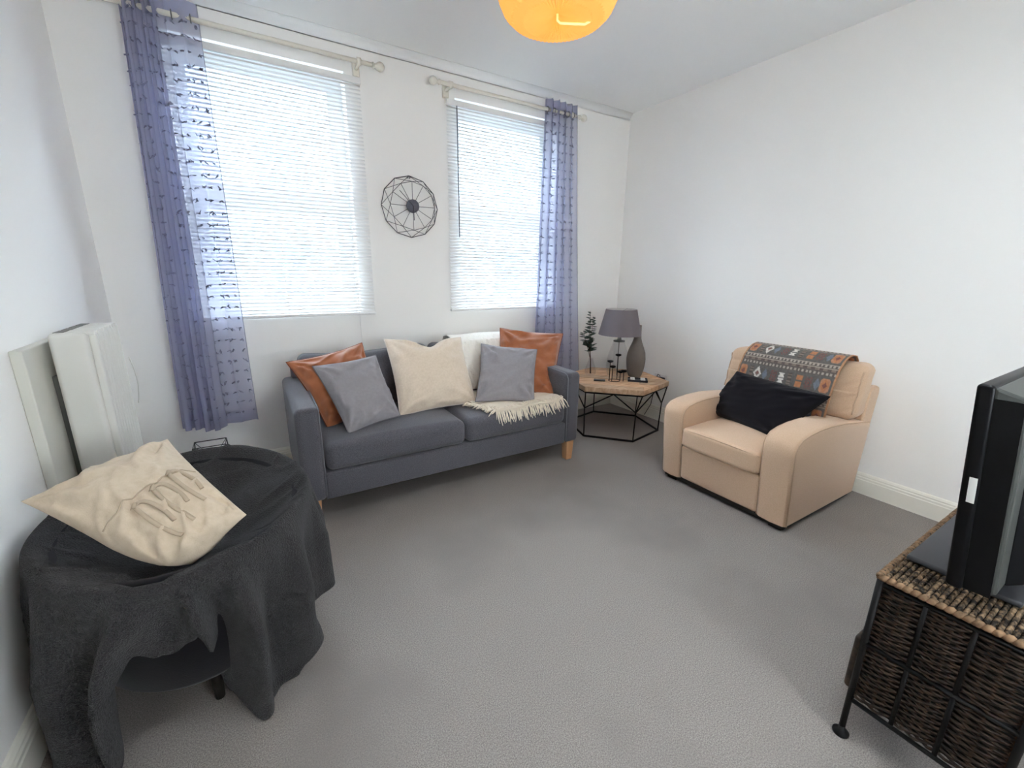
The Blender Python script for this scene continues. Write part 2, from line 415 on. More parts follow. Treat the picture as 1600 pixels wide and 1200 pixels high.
# ------------------------------------------------------------------ curtain poles
def pole(x0, x1, label):
    y, z = -.115, 2.705
    t = thing('curtain_pole', ((x0 + x1) / 2, y, z), label, 'curtain pole', 'cream curtain poles above the windows')
    B().tube([(x0, y, z), (x1, y, z)], .0135, 12).make('rod', M['pole'], t)
    for s_, x in ((-1, x0), (1, x1)):
        b = B()
        b.k = 0; prof = [(.0001, 0), (.017, .0), (.019, .006), (.012, .012), (.011, .02), (.018, .026), (.026, .038), (.029, .05), (.026, .062), (.018, .073), (.007, .079), (.0001, .08)]
        vs = B().lathe((0, 0, 0), prof, 16)
        b.add([(x + s_ * v[2], y + v[0], z + v[1]) for v in vs.v], vs.f)
        b.make('finial', M['pole'], t)
        xb = x - s_ * .085
        b = B(); b.rbox(xb - .022, xb + .022, -.03, -.0, z - .055, z + .04, .008, 2, 1)
        b.tube([(xb, -.01, z - .01), (xb, -.11, z - .01)], .011, 10)
        b.tube([(xb - .012, y, z), (xb + .012, y, z)], .022, 14)
        b.rbox(xb - .006, xb + .006, -.03, -.004, z - .09, z - .05, .004, 2, 1)
        b.make('bracket', M['pole'], t)
pole(-3.80, -2.47, 'cream wooden pole with ball finials above the left window')
pole(-2.00, -.72, 'cream wooden pole with ball finials above the right window')

# ------------------------------------------------------------------ sheer tufted curtains
def curtain(label, xt, xb, zb, fold, seed, ncol, nrow):
    zt = 2.785; rnd = random.Random(seed)
    x0, y0 = (xt[0] + xt[1]) / 2, -.115
    t = thing('sheer_curtain', (x0, y0, zt), label, 'curtain', 'lilac-grey tufted voile curtains')
    def S(u, v, off=0):
        """u along the cloth, v from the top (0) to the hem (1)"""
        ph, dens, amp = fold(u)
        a = xt[0] + (xt[1] - xt[0]) * dens; c = xb[0] + (xb[1] - xb[0]) * dens
        x = a + (c - a) * v ** 1.1
        A = amp * (.75 + .45 * v) + .004 * nz(u * 6, v * 2, seed)
        y = -.118 + A * math.sin(ph + .5 * nz(v * 1.6, u * 3, seed) * v)
        x += .45 * amp * math.sin(2 * ph + .6) * (.6 + .6 * v) + .012 * nz(v * 2.2, u * 2, seed + 5) * v
        z = zt - (zt - zb(u)) * v
        y = min(y + off, -.052) if z < 2.66 else y + off
        return Vector((x, y, z))
    b = B(); b.grid(S, 150, 46); b.make('voile', M['sheer'], t)
    # double hems
    b = B(); b.grid(lambda u, v: S(u, .965 + .033 * v) + Vector((0, -.003, 0)), 150, 2); b.make('hem', M['sheer'], t)
    b = B(); b.grid(lambda u, v: S(u, .004 + .03 * v) + Vector((0, -.003, 0)), 150, 2); b.make('heading', M['sheer'], t)
    for uu in (0.0015, .9985):
        b = B(); b.tube([S(uu, i / 60) + Vector((0, -.001, 0)) for i in range(61)], .0022, 4)
        b.make('side_seam', M['tuft'], t)
    b = B()
    for j in range(nrow):
        v = .045 + .925 * j / (nrow - 1)
        for i in range(ncol):
            u = (i + .12 + (.5 if j % 2 else 0) * .0) / ncol + rnd.uniform(-.004, .004)
            p = S(min(max(u, .002), .998), v)
            for q in range(4):
                d_ = Vector((rnd.uniform(-1, 1), rnd.uniform(-1.2, -.2), rnd.uniform(-.9, .55))).normalized() * rnd.uniform(.013, .024)
                sd = Vector((rnd.uniform(-1, 1), rnd.uniform(-1, 1), rnd.uniform(-1, 1))).normalized() * .0052
                o_ = Vector((rnd.uniform(-.006, .006), 0, rnd.uniform(-.003, .003)))
                c3 = d_.cross(sd).normalized() * .004
                b.add([p + o_ - sd, p + o_ + sd, p + o_ + c3, p + o_ + d_ + sd * .7, p + o_ + d_ - sd * .7], [(0, 1, 3, 4), (1, 2, 3), (2, 0, 4), (2, 4, 3), (0, 2, 1)])
    o = b.make('tuft', M['tuft'], t, smooth=False); o['kind'] = 'stuff'
    for k in range(6):
        u = (k + .5) / 6; p = S(u, (zt - 2.705) / (zt - zb(u)))
        ring = [(p.x, -.115 + .021 * math.cos(a), 2.705 + .021 * math.sin(a)) for a in [i / 16 * 2 * PI for i in range(16)]]
        B().tube(ring, .003, 6, closed=True).make('eyelet', M['blackw'] if False else M['tvbay'], t)
def foldL(u):
    # four close folds on the left half, then a nearly flat single layer
    if u < .62:
        return (u / .62 * 2 * PI * 4.0, u / .62 * .47, .040)
    t_ = (u - .62) / .38
    return (2 * PI * 4.0 + t_ * 2 * PI * 1.25, .47 + .53 * t_, .040 - .026 * math.sin(min(1, t_ * 1.2) * PI / 2))
curtain('long lilac-grey voile curtain with tufts, hanging left of the left window', (-3.735, -3.395), (-3.80, -3.385), lambda u: .405 + .015 * math.sin(u * 9), foldL, 3, 15, 33)
def foldR(u):
    return (u * 2 * PI * 4.6, u, .034 + .01 * math.sin(u * 5))
curtain('long lilac-grey voile curtain with tufts, hanging right of the right window', (-1.075, -.765), (-1.13, -.61), lambda u: .33, foldR, 11, 13, 34)

# ------------------------------------------------------------------ wire wall clock
t = thing('wall_clock', (-2.225, 0, 1.865), 'dark geometric wire clock on the wall between the two windows', 'clock')
C0 = Vector((-2.225, 0, 1.868))
def cp_(r_, k, y): a = k * PI / 6; return C0 + Vector((r_ * math.sin(a), y, r_ * math.cos(a)))
outer = [cp_(.216, k, -.022) for k in range(12)]; inner = [cp_(.168, k, -.085) for k in range(12)]
B().tube(outer, .0030, 6, closed=True).make('outer_ring', M['clock'], t)
B().tube(inner, .0020, 6, closed=True).make('inner_ring', M['clock'], t)
b = B()
for k in range(12):
    for s_ in (-1, 1): b.tube([inner[k], outer[(k + s_) % 12]], .0019, 5)
b.make('lattice', M['clock'], t)
for k in range(12): B().tube([cp_(.03, k, -.078), inner[k]], .0019, 5).make('spoke', M['clock'], t)
b = B(); pr = B().lathe((0, 0, 0), [(.046, 0), (.047, .004), (.046, .020), (.0001, .021)], 32)
b.add([C0 + Vector((v[0], -.070 - v[2], v[1])) for v in pr.v], pr.f); b.make('clock_face', M['clockd'], t)
B().tube([C0 + Vector((0, -.093, 0)), C0 + Vector((-.098, -.093, .098))], .0022, 5).make('minute_hand', M['clock'], t)
B().tube([C0 + Vector((0, -.095, 0)), C0 + Vector((.002, -.095, -.100))], .0028, 5).make('hour_hand', M['clock'], t)
B().tube([C0 + Vector((-.008, -.0, .200)), C0 + Vector((-.008, -.03, .206)), C0 + Vector((.008, -.03, .206)), C0 + Vector((.008, 0, .200))], .003, 5).make('hanger', M['clock'], t)

# ------------------------------------------------------------------ pleated ceiling light
LC = (-2.145, -1.70)
t = thing('ceiling_light', (LC[0], LC[1], 2.88), 'glowing orange pleated shade hanging from the ceiling', 'ceiling light')
zb_ = 2.385
prof = [(.004, .030), (.03, .018), (.08, .006), (.14, 0), (.185, .010), (.215, .038), (.235, .08), (.243, .14), (.240, .19), (.220, .24), (.18, .275), (.12, .285), (.07, .286)]
def dense(pr, n):
    out = []
    for (a, c), (e, g) in zip(pr, pr[1:]):
        for i in range(n): out.append((a + (e - a) * i / n, c + (g - c) * i / n))
    return out + [pr[-1]]
s_cap = False
NP = 64
b = B()
def pf(u, v):
    pr = prof; q = v * (len(pr) - 1); i = min(int(q), len(pr) - 2); f_ = q - i
    r_ = pr[i][0] + (pr[i + 1][0] - pr[i][0]) * f_; z_ = pr[i][1] + (pr[i + 1][1] - pr[i][1]) * f_
    k = round(u * NP * 2) % 2
    a = 2 * PI * u; r2_ = r_ + (.006 if k else -.006) * min(1, r_ / .1); z_ += (.004 if k else -.004) * (1 - min(1, r_ / .24)) 
    return (LC[0] + r2_ * math.cos(a), LC[1] + r2_ * math.sin(a), zb_ + z_)
b.grid(pf, NP * 2, 24, wrap=True); b.make('pleated_shade', M['pleat'], t, smooth=False)
s_cap = True
x, y = LC
b = B(); b.tube([(x + .0, y, zb_ + .03), (x, y, zb_ + .004), (x + .012, y - .004, zb_ - .004), (x + .10, y - .055, zb_ - .006), (x + .112, y - .062, zb_ + .002), (x + .13, y - .075, zb_ + .012)], .0045, 8)
b.make('shade_wire', M['pleatrod'], t)
B().lathe((x, y, zb_ + .09), [(.0001, 0), (.02, .004), (.032, .02), (.034, .036), (.026, .055), (.015, .075), (.013, .1), (.0001, .1)], 20).make('bulb', M['bulb'], t)
B().tube([(x, y, zb_ + .19), (x, y, 2.86)], .004, 8).make('cord', M['white'], t)
B().lathe((x, y, 2.84), [(.02, 0), (.045, .01), (.05, .04)], 24).make('ceiling_rose', M['upvc'], t)
ld = bpy.data.lights.new('bulb_light', 'POINT'); ld.energy = 0.8; ld.color = (1, .66, .36); ld.shadow_soft_size = .036
lo = bpy.data.objects.new('bulb_light', ld); COL.objects.link(lo); lo.location = (x, y, zb_ + .12 - .0)
lo.parent = t; lo.matrix_parent_inverse = Matrix.Translation(-PW[t.name])

# ================================================================== SOFA
SX0, SX1, SYF = -3.222, -1.308, -1.0
t = thing('sofa', (-2.265, -.55, 0), 'slate grey two-seat sofa with pale wooden legs under the windows', 'sofa')
def armfn(side):
    def fn(p, u):
        # the front edge of the arm slopes down a little and rounds over
        z = p.z
        if u.z > 0: z += .012 * (p.y - SYF) * u.z
        return Vector((p.x, p.y, z))
    return fn
for s_, x0, x1 in ((-1, SX0, SX0 + .125), (1, SX1 - .125, SX1)):
    b = B(); b.rbox(x0, x1, SYF, -.17, .155, .697, .035, 4, 6, armfn(s_)); arm_ = b.make('arm', M['sofa'], t)
    xi = x1 - .006 if s_ < 0 else x0 + .006
    b = B(); b.tube([(xi, SYF + .005, .165), (xi, SYF + .004, .40), (xi, SYF + .006, .655), (xi, SYF + .018, .68), (xi, SYF + .05, .692), (xi, -.6, .70)], .0035, 5); b.make('piping', M['sofa_piping'], arm_)
b = B(); b.rbox(SX0 + .12, SX1 - .12, SYF + .012, -.25, .155, .315, .012, 2, 4); b.make('base', M['sofa'], t)
b = B(); b.rbox(SX0 + .06, SX1 - .06, -.27, -.12, .155, .80, .03, 3, 6); b.make('back_frame', M['sofa'], t)
xm = -2.245
for x0, x1, sd in ((SX0 + .127, xm, 1), (xm, SX1 - .127, 2)):
    def fn(p, u, sd=sd):
        z = p.z
        if u.z > 0: z += .022 * (1 - u.x ** 2) * (1 - (u.y * .8) ** 2) + .004 * nz(p.x, p.y, sd, 4)
        y = p.y - (.012 * (1 - u.x ** 4) * (1 - u.z ** 2) if u.y < 0 else 0)
        return Vector((p.x, y, z))
    b = B(); b.rbox(x0 + .002, x1 - .002, SYF + .0, -.30, .318, .478, .045, 4, 8, fn); sc_ = b.make('seat_cushion', M['sofa'], t)
for x0, x1, tx, sd in ((SX0 + .10, -2.235, -.01, 3), (-2.215, SX1 - .10, .01, 4)):
    def fn(p, u, sd=sd):
        y = p.y + (p.z - .45) * .22
        if u.y < 0: y -= .04 * (1 - u.x ** 2) * (1 - u.z ** 2) - .004 * nz(p.x, p.z, sd, 5)
        z = p.z + (.018 * math.sin((u.x + 1) * 2.1 + sd) if u.z > 0 else 0)
        return Vector((p.x, y, z))
    b = B(); b.rbox(x0, x1, -.44, -.27, .46, .865 + (.022 if sd == 4 else 0), .055, 4, 8, fn); b.make('back_cushion', M['sofa'], t)
for x in (SX0 + .055, SX1 - .055):
    for y in (SYF + .06, -.20):
        b = B(); h = .034; l = .026
        b.add([(x + a * w2, y + c * w2, z) for z, w2 in ((.0, l), (.16, h)) for a, c in ((-1, -1), (1, -1), (1, 1), (-1, 1))], [(0, 1, 2, 3), (4, 5, 6, 7), (0, 1, 5, 4), (1, 2, 6, 5), (2, 3, 7, 6), (3, 0, 4, 7)])
        b.make('leg', M['oak'], t, smooth=False, bevel=.003)

# ------------------------------------------------------------------ scatter cushions
def pillow(name, label, cat, m, mp, BL, BR, TR, TL, T, seed, group=None, chop=0, wr=.006, pinch=.075, N_=48, piping=True, back=None, fns=None, soft=.5, pname='piping', ws=9, rc=False):
    c4 = [Vector(q) for q in (BL, BR, TR, TL)]
    n0 = ((c4[1] - c4[0]).cross(c4[3] - c4[0])).normalized()
    if n0.y > 0: n0 = -n0
    if abs(n0.y) < .2 and n0.z < 0: n0 = -n0
    cen = sum(c4, Vector()) / 4
    t = thing(name, cen - Vector((0, 0, .2)), label, cat, group)
    def S(u, v, side=1, off=0):
        uu = u * (1 - pinch * (1 - v * v)); vv = v * (1 - pinch * (1 - u * u))
        if rc:   # the lower corners are slumped round
            k_ = sstep(.35, -.15, v) if False else max(0, min(1, (.25 - v) / .5)) * max(0, min(1, (.35 - u) / .5))
            uu = uu * (1 - k_ * (1 - math.sqrt(max(0, 1 - v * v / 2)))); vv = vv * (1 - k_ * (1 - math.sqrt(max(0, 1 - u * u / 2))))
        if chop and v > 0: vv -= chop * math.exp(-(u / .35) ** 2) * v ** 2
        a, c = (uu + 1) / 2, (vv + 1) / 2
        p = c4[0] * (1 - a) * (1 - c) + c4[1] * a * (1 - c) + c4[2] * a * c + c4[3] * (1 - a) * c
        e = max(0, (1 - abs(u) ** 2.4) * (1 - abs(v) ** 2.4))
        th = T * e ** soft
        rd = 1 - abs(nz(u * 1.0 + v * .8 + seed, v * 2.6 - u * 1.4, seed, 1.3)) * 4
        wv = nz(p.x * 1.0 + seed, p.z * 2.2, p.y, ws) * wr + max(0, rd) * wr * 1.5 * (.3 + .7 * max(abs(u), abs(v)))
        # creases that run in from the corners
        cr_ = 0
        for su, sv in ((-1, -1), (1, -1), (1, 1), (-1, 1)):
            dx, dy = u - su, v - sv; rr_ = math.hypot(dx, dy)
            if rr_ < 1.0: cr_ += math.sin(math.atan2(dy, dx) * 11 + seed) * (1 - rr_) * rr_ * wr * 3.2
        th += (wv + cr_) * min(1, e * 6) 
        if fns: th += fns(u, v)
        return p + n0 * (side * th * (1 if side > 0 else .75) + off)
    def g(side):
        def q(a, c):
            # denser towards the edges
            u = math.sin((a * 2 - 1) * PI / 2); v = math.sin((c * 2 - 1) * PI / 2)
            return S(u, v, side)
        return q
    b = B(); b.grid(g(1), N_, N_); b.grid(g(-1), N_, N_)
    me_ = b.make('cover', m, t)
    bm = bmesh.new(); bm.from_mesh(me_.data); bmesh.ops.remove_doubles(bm, verts=bm.verts, dist=.0006); bmesh.ops.recalc_face_normals(bm, faces=bm.faces); bm.to_mesh(me_.data); bm.free()
    if piping:
        pts = [S(-1 + 2 * i / 24, -1) for i in range(24)] + [S(1, -1 + 2 * i / 24) for i in range(24)] + [S(1 - 2 * i / 24, 1) for i in range(24)] + [S(-1, 1 - 2 * i / 24) for i in range(24)]
        B().tube(pts, .0042, 6, closed=True).make(pname, mp, me_)
    return t, S, n0, me_
G1 = 'scatter cushions on the sofa'
pillow('scatter_cushion', 'rust velvet cushion leaning over the left sofa arm', 'cushion', M['rust'], M['rust_back'],
       (-3.03, -.70, .47), (-2.64, -.62, .50), (-2.735, -.42, .935), (-3.20, -.52, .865), .085, 1, G1, wr=.014)
pillow('scatter_cushion', 'mauve-grey cushion in front of the rust cushion at the left arm', 'cushion', M['greyc'], M['greyp'],
       (-2.94, -.875, .475), (-2.615, -.80, .515), (-2.690, -.585, .875), (-3.07, -.615, .845), .075, 2, G1, wr=.009, pinch=.06)
pillow('scatter_cushion', 'large cream linen cushion with dented top in the middle of the sofa', 'cushion', M['cream'], M['creamp'],
       (-2.60, -.74, .492), (-2.035, -.72, .492), (-2.015, -.42, .925), (-2.58, -.40, .945), .115, 4, G1, chop=.27, wr=.008, pinch=.06)
pillow('scatter_cushion', 'mauve-grey cushion leaning on the rust cushion at the right', 'cushion', M['greyc'], M['greyp'],
       (-2.085, -.80, .530), (-1.680, -.93, .500), (-1.475, -.655, .825), (-1.905, -.545, .885), .075, 5, G1, wr=.009, pinch=.06)
pillow('scatter_cushion', 'rust velvet cushion leaning in the right corner of the sofa', 'cushion', M['rust'], M['rust_back'],
       (-1.80, -.58, .53), (-1.440, -.84, .490), (-1.120, -.52, .910), (-1.65, -.38, .970), .085, 9, G1, wr=.014, pinch=.06)

# ------------------------------------------------------------------ throw on the sofa back and seat
t = thing('throw_blanket', (-1.75, -.6, .5), 'cream knitted throw with fringe over the right sofa back and seat', 'blanket')
path = [(-.085, .66), (-.09, .80), (-.14, .90), (-.22, .918), (-.31, .912), (-.375, .888), (-.42, .83), (-.455, .74), (-.485, .64), (-.505, .53)]
def S1(u, v):
    q = v * (len(path) - 1); i = min(int(q), len(path) - 2); f_ = q - i
    y = path[i][0] + (path[i + 1][0] - path[i][0]) * f_; z = path[i][1] + (path[i + 1][1] - path[i][1]) * f_
    x = -2.06 + u * .60 + .015 * math.sin(v * 7)
    # cable-like relief
    rel = .0045 * abs(math.sin(u * PI * 13 + math.sin(v * 40) * .8)) 
    return Vector((x, y - rel - .006 + .006 * nz(u * 4, v * 4, 2), z + rel * .4 + .006 * nz(u * 3, v * 3, 9)))
b = B(); b.grid(S1, 110, 70); b.make('lace_panel', M['lace'], t, solid=.006, label='white openwork knitted panel')
# the part on the seat: corner hanging forward
FE = [(-2.11, -.72), (-2.09, -.80), (-2.06, -.90), (-2.02, -.985), (-1.88, -.985), (-1.74, -.975), (-1.60, -.98), (-1.448, -.965)]
def S2(u, v):
    q = u * (len(FE) - 1); i = min(int(q), len(FE) - 2); f_ = q - i
    fx = FE[i][0] + (FE[i + 1][0] - FE[i][0]) * f_; fy = FE[i][1] + (FE[i + 1][1] - FE[i][1]) * f_
    bx = -2.06 + .62 * u; by = -.47
    x = bx + (fx - bx) * v; y = by + (fy - by) * v
    z = .504 + .012 * abs(math.sin(v * 13 + u * 3)) * (.4 + .6 * v) + .008 * nz(x, y, 1, 14) 
    if y < -.965: z -= (-.965 - y) * .8
    return Vector((x, y, z))
b = B(); b.grid(S2, 70, 40); b.make('seat_panel', M['throw'], t, solid=.006)
rnd = random.Random(5); b = B()
for i in range(150):
    u = (i + .5) / 150; p = S2(u, 1); q = S2(min(1, u + .01), 1) - p; n_ = Vector((q.y, -q.x, 0)).normalized()
    if n_.y > 0 and u < .9: n_ = -n_
    L_ = rnd.uniform(.030, .050); pts = [p]
    dv = n_ + Vector((rnd.uniform(-.5, .5), rnd.uniform(-.2, .2), 0))
    for k in range(1, 4):
        e = p + dv * L_ * k / 3
        e.z = p.z - .004 * k + rnd.uniform(-.004, .006) - max(0, -.985 - e.y) * 1.5
        pts.append(e)
    b.tube(pts, [.0032, .0042, .0036, .002], 4)
for i in range(60):   # bobbly second row above the fringe
    u = (i + .5) / 60; p = S2(u, .93) + Vector((rnd.uniform(-.01, .01), rnd.uniform(-.01, .01), .006))
    b.tube([p, p + Vector((rnd.uniform(-.02, .02), -.02, .004)), p + Vector((rnd.uniform(-.02, .02), -.045, .0))], .004, 4)
o = b.make('fringe', M['throw'], t); o['kind'] = 'stuff'

# ================================================================== ARMCHAIR
t = thing('armchair', (-.53, -1.94, 0), 'beige upholstered armchair against the right wall', 'armchair')
AY0, AY1 = -2.365, -1.515; XF = -1.0
prof_arm = [(XF + .045, .04), (XF - .002, .46), (XF - .002, .50), (XF + .012, .535), (XF + .05, .562), (XF + .12, .578), (XF + .22, .588), (XF + .36, .590), (XF + .55, .575), (XF + .75, .545), (-.10, .52), (-.085, .50), (-.095, .36), (-.135, .04)]
def arm(y0, y1, nm):
    b = B()
    pr = prof_arm; cx_ = sum(p[0] for p in pr) / len(pr); cz_ = .32
    rr_ = .022
    secs = [(y0, -rr_), (y0 + rr_ * .3, -rr_ * .3), (y0 + rr_, 0), ((y0 + y1) / 2, .004), (y1 - rr_, 0), (y1 - rr_ * .3, -rr_ * .3), (y1, -rr_)]
    vs = []; n = len(pr)
    for (yy, of) in secs:
        for (px, pz) in pr:
            dx, dz = px - cx_, pz - cz_; L_ = math.hypot(dx, dz)
            vs.append((px + dx / L_ * of, yy, max(.035, pz + dz / L_ * of)))
    fs = []
    for k in range(len(secs) - 1):
        for i in range(n): fs.append((k * n + i, k * n + (i + 1) % n, (k + 1) * n + (i + 1) % n, (k + 1) * n + i))
    fs.append(tuple(range(n))); fs.append(tuple((len(secs) - 1) * n + i for i in range(n - 1, -1, -1)))
    b.add(vs, fs); a_ = b.make('arm', M['arm'], t, angle=60)
    for yy in (y0 + .004, y1 - .004):
        pts = []
        for (px, pz) in pr[:11]:
            dx, dz = px - cx_, pz - cz_; L_ = math.hypot(dx, dz); pts.append((px - dx / L_ * .010, yy, pz - dz / L_ * .010))
        B().tube(pts, .0042, 6).make('piping', M['armp'], a_)
    return a_
arm(AY0, AY0 + .175, 'near'); arm(AY1 - .155, AY1, 'far')
yi0, yi1 = AY0 + .170, AY1 - .150
b = B(); b.rbox(XF + .018, -.16, yi0, yi1, .045, .292, .02, 3, 4, lambda p, u: Vector((p.x + (.028 * (.29 - p.z) / .25 if u.x < 0 else 0), p.y, p.z))); b.make('front_rail', M['arm'], t)
def fn(p, u):
    z = p.z + (.030 * (1 - u.y ** 2) * (1 - (u.x * .9) ** 2) if u.z > 0 else 0) + .004 * nz(p.x, p.y, 3, 6)
    x = p.x - (.02 * (1 - u.y ** 2) if u.x < 0 else 0)
    return Vector((x, p.y, z))
b = B(); b.rbox(XF - .0, -.33, yi0 + .006, yi1 - .006, .295, .425, .028, 4, 10, fn); s_ = b.make('seat_cushion', M['arm'], t)
def loop_rect(x, y0, y1, z):
    return [(x, y0, z)]
for zz in (.408, .312):
    pts = []
    for i in range(21):
        v = -1 + i / 10; yy = yi0 + .012 + (yi1 - yi0 - .024) * i / 20
        pts.append((XF + .010 - .02 * (1 - v * v) - .003, yy, zz + (.014 if zz > .4 else 0) * (1 - v * v)))
    B().tube(pts, .004, 6).make('piping', M['armp'], s_)
# back frame, leaning back to the wall
b = B(); b.prism([(-.24, .10), (-.115, .10), (-.030, .70), (-.040, .735), (-.075, .745), (-.17, .735)], 1, AY0 + .012, AY1 - .012); b.make('back_frame', M['arm'], t, bevel=.012, smooth=True, angle=50)
# back cushion, T-shaped over the arms
def fnb(p, u):
    x = p.x + (p.z - .45) * .17
    if u.x < 0: x -= .035 * (1 - u.y ** 2) * (1 - u.z ** 2)
    yy = p.y
    # horizontal creases at the ends
    e_ = max(0, abs(u.y) - .5) * 2
    x += .009 * e_ * max(0, math.sin(p.z * 75 + 3 * math.sin(p.y * 11))) ** 3 * (1 if u.x < 0 else 0)
    yy += .002 * math.sin(p.z * 45) * (1 if u.y > .8 else -1 if u.y < -.8 else 0)
    # slumped top corner
    z = p.z + .010 * math.sin(u.y * 5 + 1) * (1 if u.z > 0 else 0) - .014 * e_ * (1 if u.z > 0 else 0)
    return Vector((x, yy, z))
b = B(); b.rbox(-.395, -.215, AY0 + .005, AY1 - .0, .555, .905, .060, 5, 26, fnb); bc = b.make('back_cushion', M['arm'], t)
b = B(); b.rbox(-.385, -.21, yi0 + .004, yi1 - .004, .42, .60, .03, 3, 6, lambda p, u: Vector((p.x + (p.z - .45) * .17, p.y, p.z))); b.make('back_cushion_lower', M['arm'], t)
for xx, zof in ((-.395 + .0176, 0), (-.215 - .0176, 0)):
    for ye, sg in ((AY0 + .005, -1), (AY1, 1)):
        pts = []
        for i in range(17):
            z = .60 + .262 * i / 16; y_ = ye - sg * .0176; uy, uz, ux = sg * .95, (z - .73) / .175, (-1 if xx < -.3 else 1)
            q = fnb(Vector((xx, y_, z)), Vector((ux * .9, uy, uz))); pts.append(q + Vector((-.001 if xx < -.3 else .001, sg * .001, 0)))
        B().tube(pts, .0045, 6).make('piping', M['armp'], bc)
for x in (XF + .12, -.20):
    for y in (AY0 + .07, AY1 - .07):
        B().box(x - .05, x + .03, y - .035, y + .035, 0, .04).make('foot', M['darkfoot'], t, smooth=False)
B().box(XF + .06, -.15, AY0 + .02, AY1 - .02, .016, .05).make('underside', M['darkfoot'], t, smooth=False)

# kilim runner over the armchair back
t = thing('kilim_runner', (-.35, -1.98, .9), 'patterned kilim runner draped over the armchair back', 'runner')
ky0, ky1 = -1.672, -2.262
kp = [(-.155, .70), (-.155, .80), (-.165, .885), (-.20, .918), (-.25, .926), (-.30, .918), (-.345, .895), (-.385, .85), (-.418, .78), (-.440, .70), (-.455, .62), (-.46, .55)]
KL = [0]
for (a, c), (e, g) in zip(kp, kp[1:]): KL.append(KL[-1] + math.hypot(a - e, c - g))
def kS(u, v):
    s_ = v * KL[-1]
    for i in range(len(kp) - 1):
        if s_ <= KL[i + 1] + 1e-9: break
    f_ = (s_ - KL[i]) / (KL[i + 1] - KL[i]); x = kp[i][0] + (kp[i + 1][0] - kp[i][0]) * f_; z = kp[i][1] + (kp[i + 1][1] - kp[i][1]) * f_
    yy = ky0 + (ky1 - ky0) * u
    fx = 1 - ((yy + 1.94) / .42) ** 2
    return Vector((x - .012 - .022 * max(0, fx) * sstep(.35, .7, v), yy, z + .012))
NU, NV = 150, 150
b = B(); b.grid(kS, NU, NV); ko = b.make('kilim', M['kilim'], t)
dk, cr1, ora, red, blu, tau = (.12, .10, .088), (.40, .34, .29), (.45, .19, .09), (.20, .085, .07), (.17, .19, .23), (.22, .17, .145)
def kcol(u, v):
    s_ = v * KL[-1] * 100   # centimetres along
    X = u * 59
    if X < .9 or X > 58.1: return (.46, .24, .13)
    # bands repeat every 17 cm, the medallion band centred on 44 cm
    q = (s_ - 31.0) % 19.0
    if q > 11: # stripes between bands
        k = q - 11
        if .0 <= k < .45 or 2.6 <= k < 3.0 or 5.0 <= k < 5.4 or 7.5 <= k < 8: return cr1
        if .9 <= k < 2.1 or 5.9 <= k < 7.0: return cr1 if int(X / 1.1) % 2 == 0 else dk
        if 3.4 <= k < 4.6: return tau if int(X / 2.2) % 2 else (.12, .09, .08)
        return dk
    c_ = (q - 5.5)
    motifs = [(4, 'o'), (9.5, 't'), (14, 'w'), (19, 'b'), (24.5, 'r'), (29.5, 'x'), (34.5, 't'), (40, 'oo'), (45.5, 'r'), (50, 'b'), (54.3, 'o')]
    for mx_, ty in motifs:
        a_, e = abs(X - mx_), abs(c_)
        if ty == 'o':
            if a_ < 2.4 and e < 4.2 and a_ * .8 + e * .75 < 4.4: return red if a_ + e * .7 < 1.4 else (.46, .22, .13) if a_ + e * .6 > 2.6 else ora
        elif ty == 'w':
            if a_ * 1.1 + e * .6 < 2.9: return red if a_ + e * .7 < .9 else tau if a_ + e * .7 < 1.5 else (.62, .58, .52)
        elif ty == 'x':
            if .4 < e < 3.4 and a_ < 1.9 and (abs(a_ - abs(e - 1.9)) < .8 or a_ < .7): return (.70, .66, .60)
        elif ty == 'oo':
            if .5 < e < 3.8 and a_ < 1.7: return ora
        elif ty == 'r':
            if a_ < 1.9 and e < 3.8 and (int(a_ * 1.5 + e) % 2 == 0): return red
        elif ty == 'b':
            if a_ * 1.3 + e * .6 < 2.4: return blu
        elif ty == 't':
            if a_ < 1.2 and e < 4: return tau if int(e * 1.2) % 2 else (.10, .085, .07)
    return (.125, .115, .105)
ca = ko.data.color_attributes.new('Weave', 'FLOAT_COLOR', 'POINT')
buf = []
for i in range(NU + 1):
    for j in range(NV + 1):
        c_ = kcol(i / NU, j / NV); n_ = 1 + .25 * nz(i * .37, j * .37, 1)
        buf += [c_[0] * n_, c_[1] * n_, c_[2] * n_, 1]
ca.data.foreach_set('color', buf)
md = ko.modifiers.new('solid', 'SOLIDIFY'); md.thickness = .005; md.offset = 0

pillow('lumbar_cushion', 'black oblong cushion propped on the beige armchair seat', 'cushion', M['black'], M['black'],
       (-.60, -1.565, .445), (-.715, -2.125, .435), (-.505, -2.275, .715), (-.475, -1.68, .745), .075, 6, wr=.006, pinch=.03, soft=.45, piping=True)

# ================================================================== HEXAGONAL TABLE
HC = Vector((-.537, -.573, 0)); RT, RB_, ZTAB = .478, .42, .472
A0 = math.radians(-168.5)
def hv(r_, k, z, a0=A0): a = a0 + k * PI / 3; return HC + Vector((r_ * math.cos(a), r_ * math.sin(a), z))
t = thing('hexagonal_side_table', (HC.x, HC.y, 0), 'hexagonal side table with plank top and black wire frame in the corner', 'table')
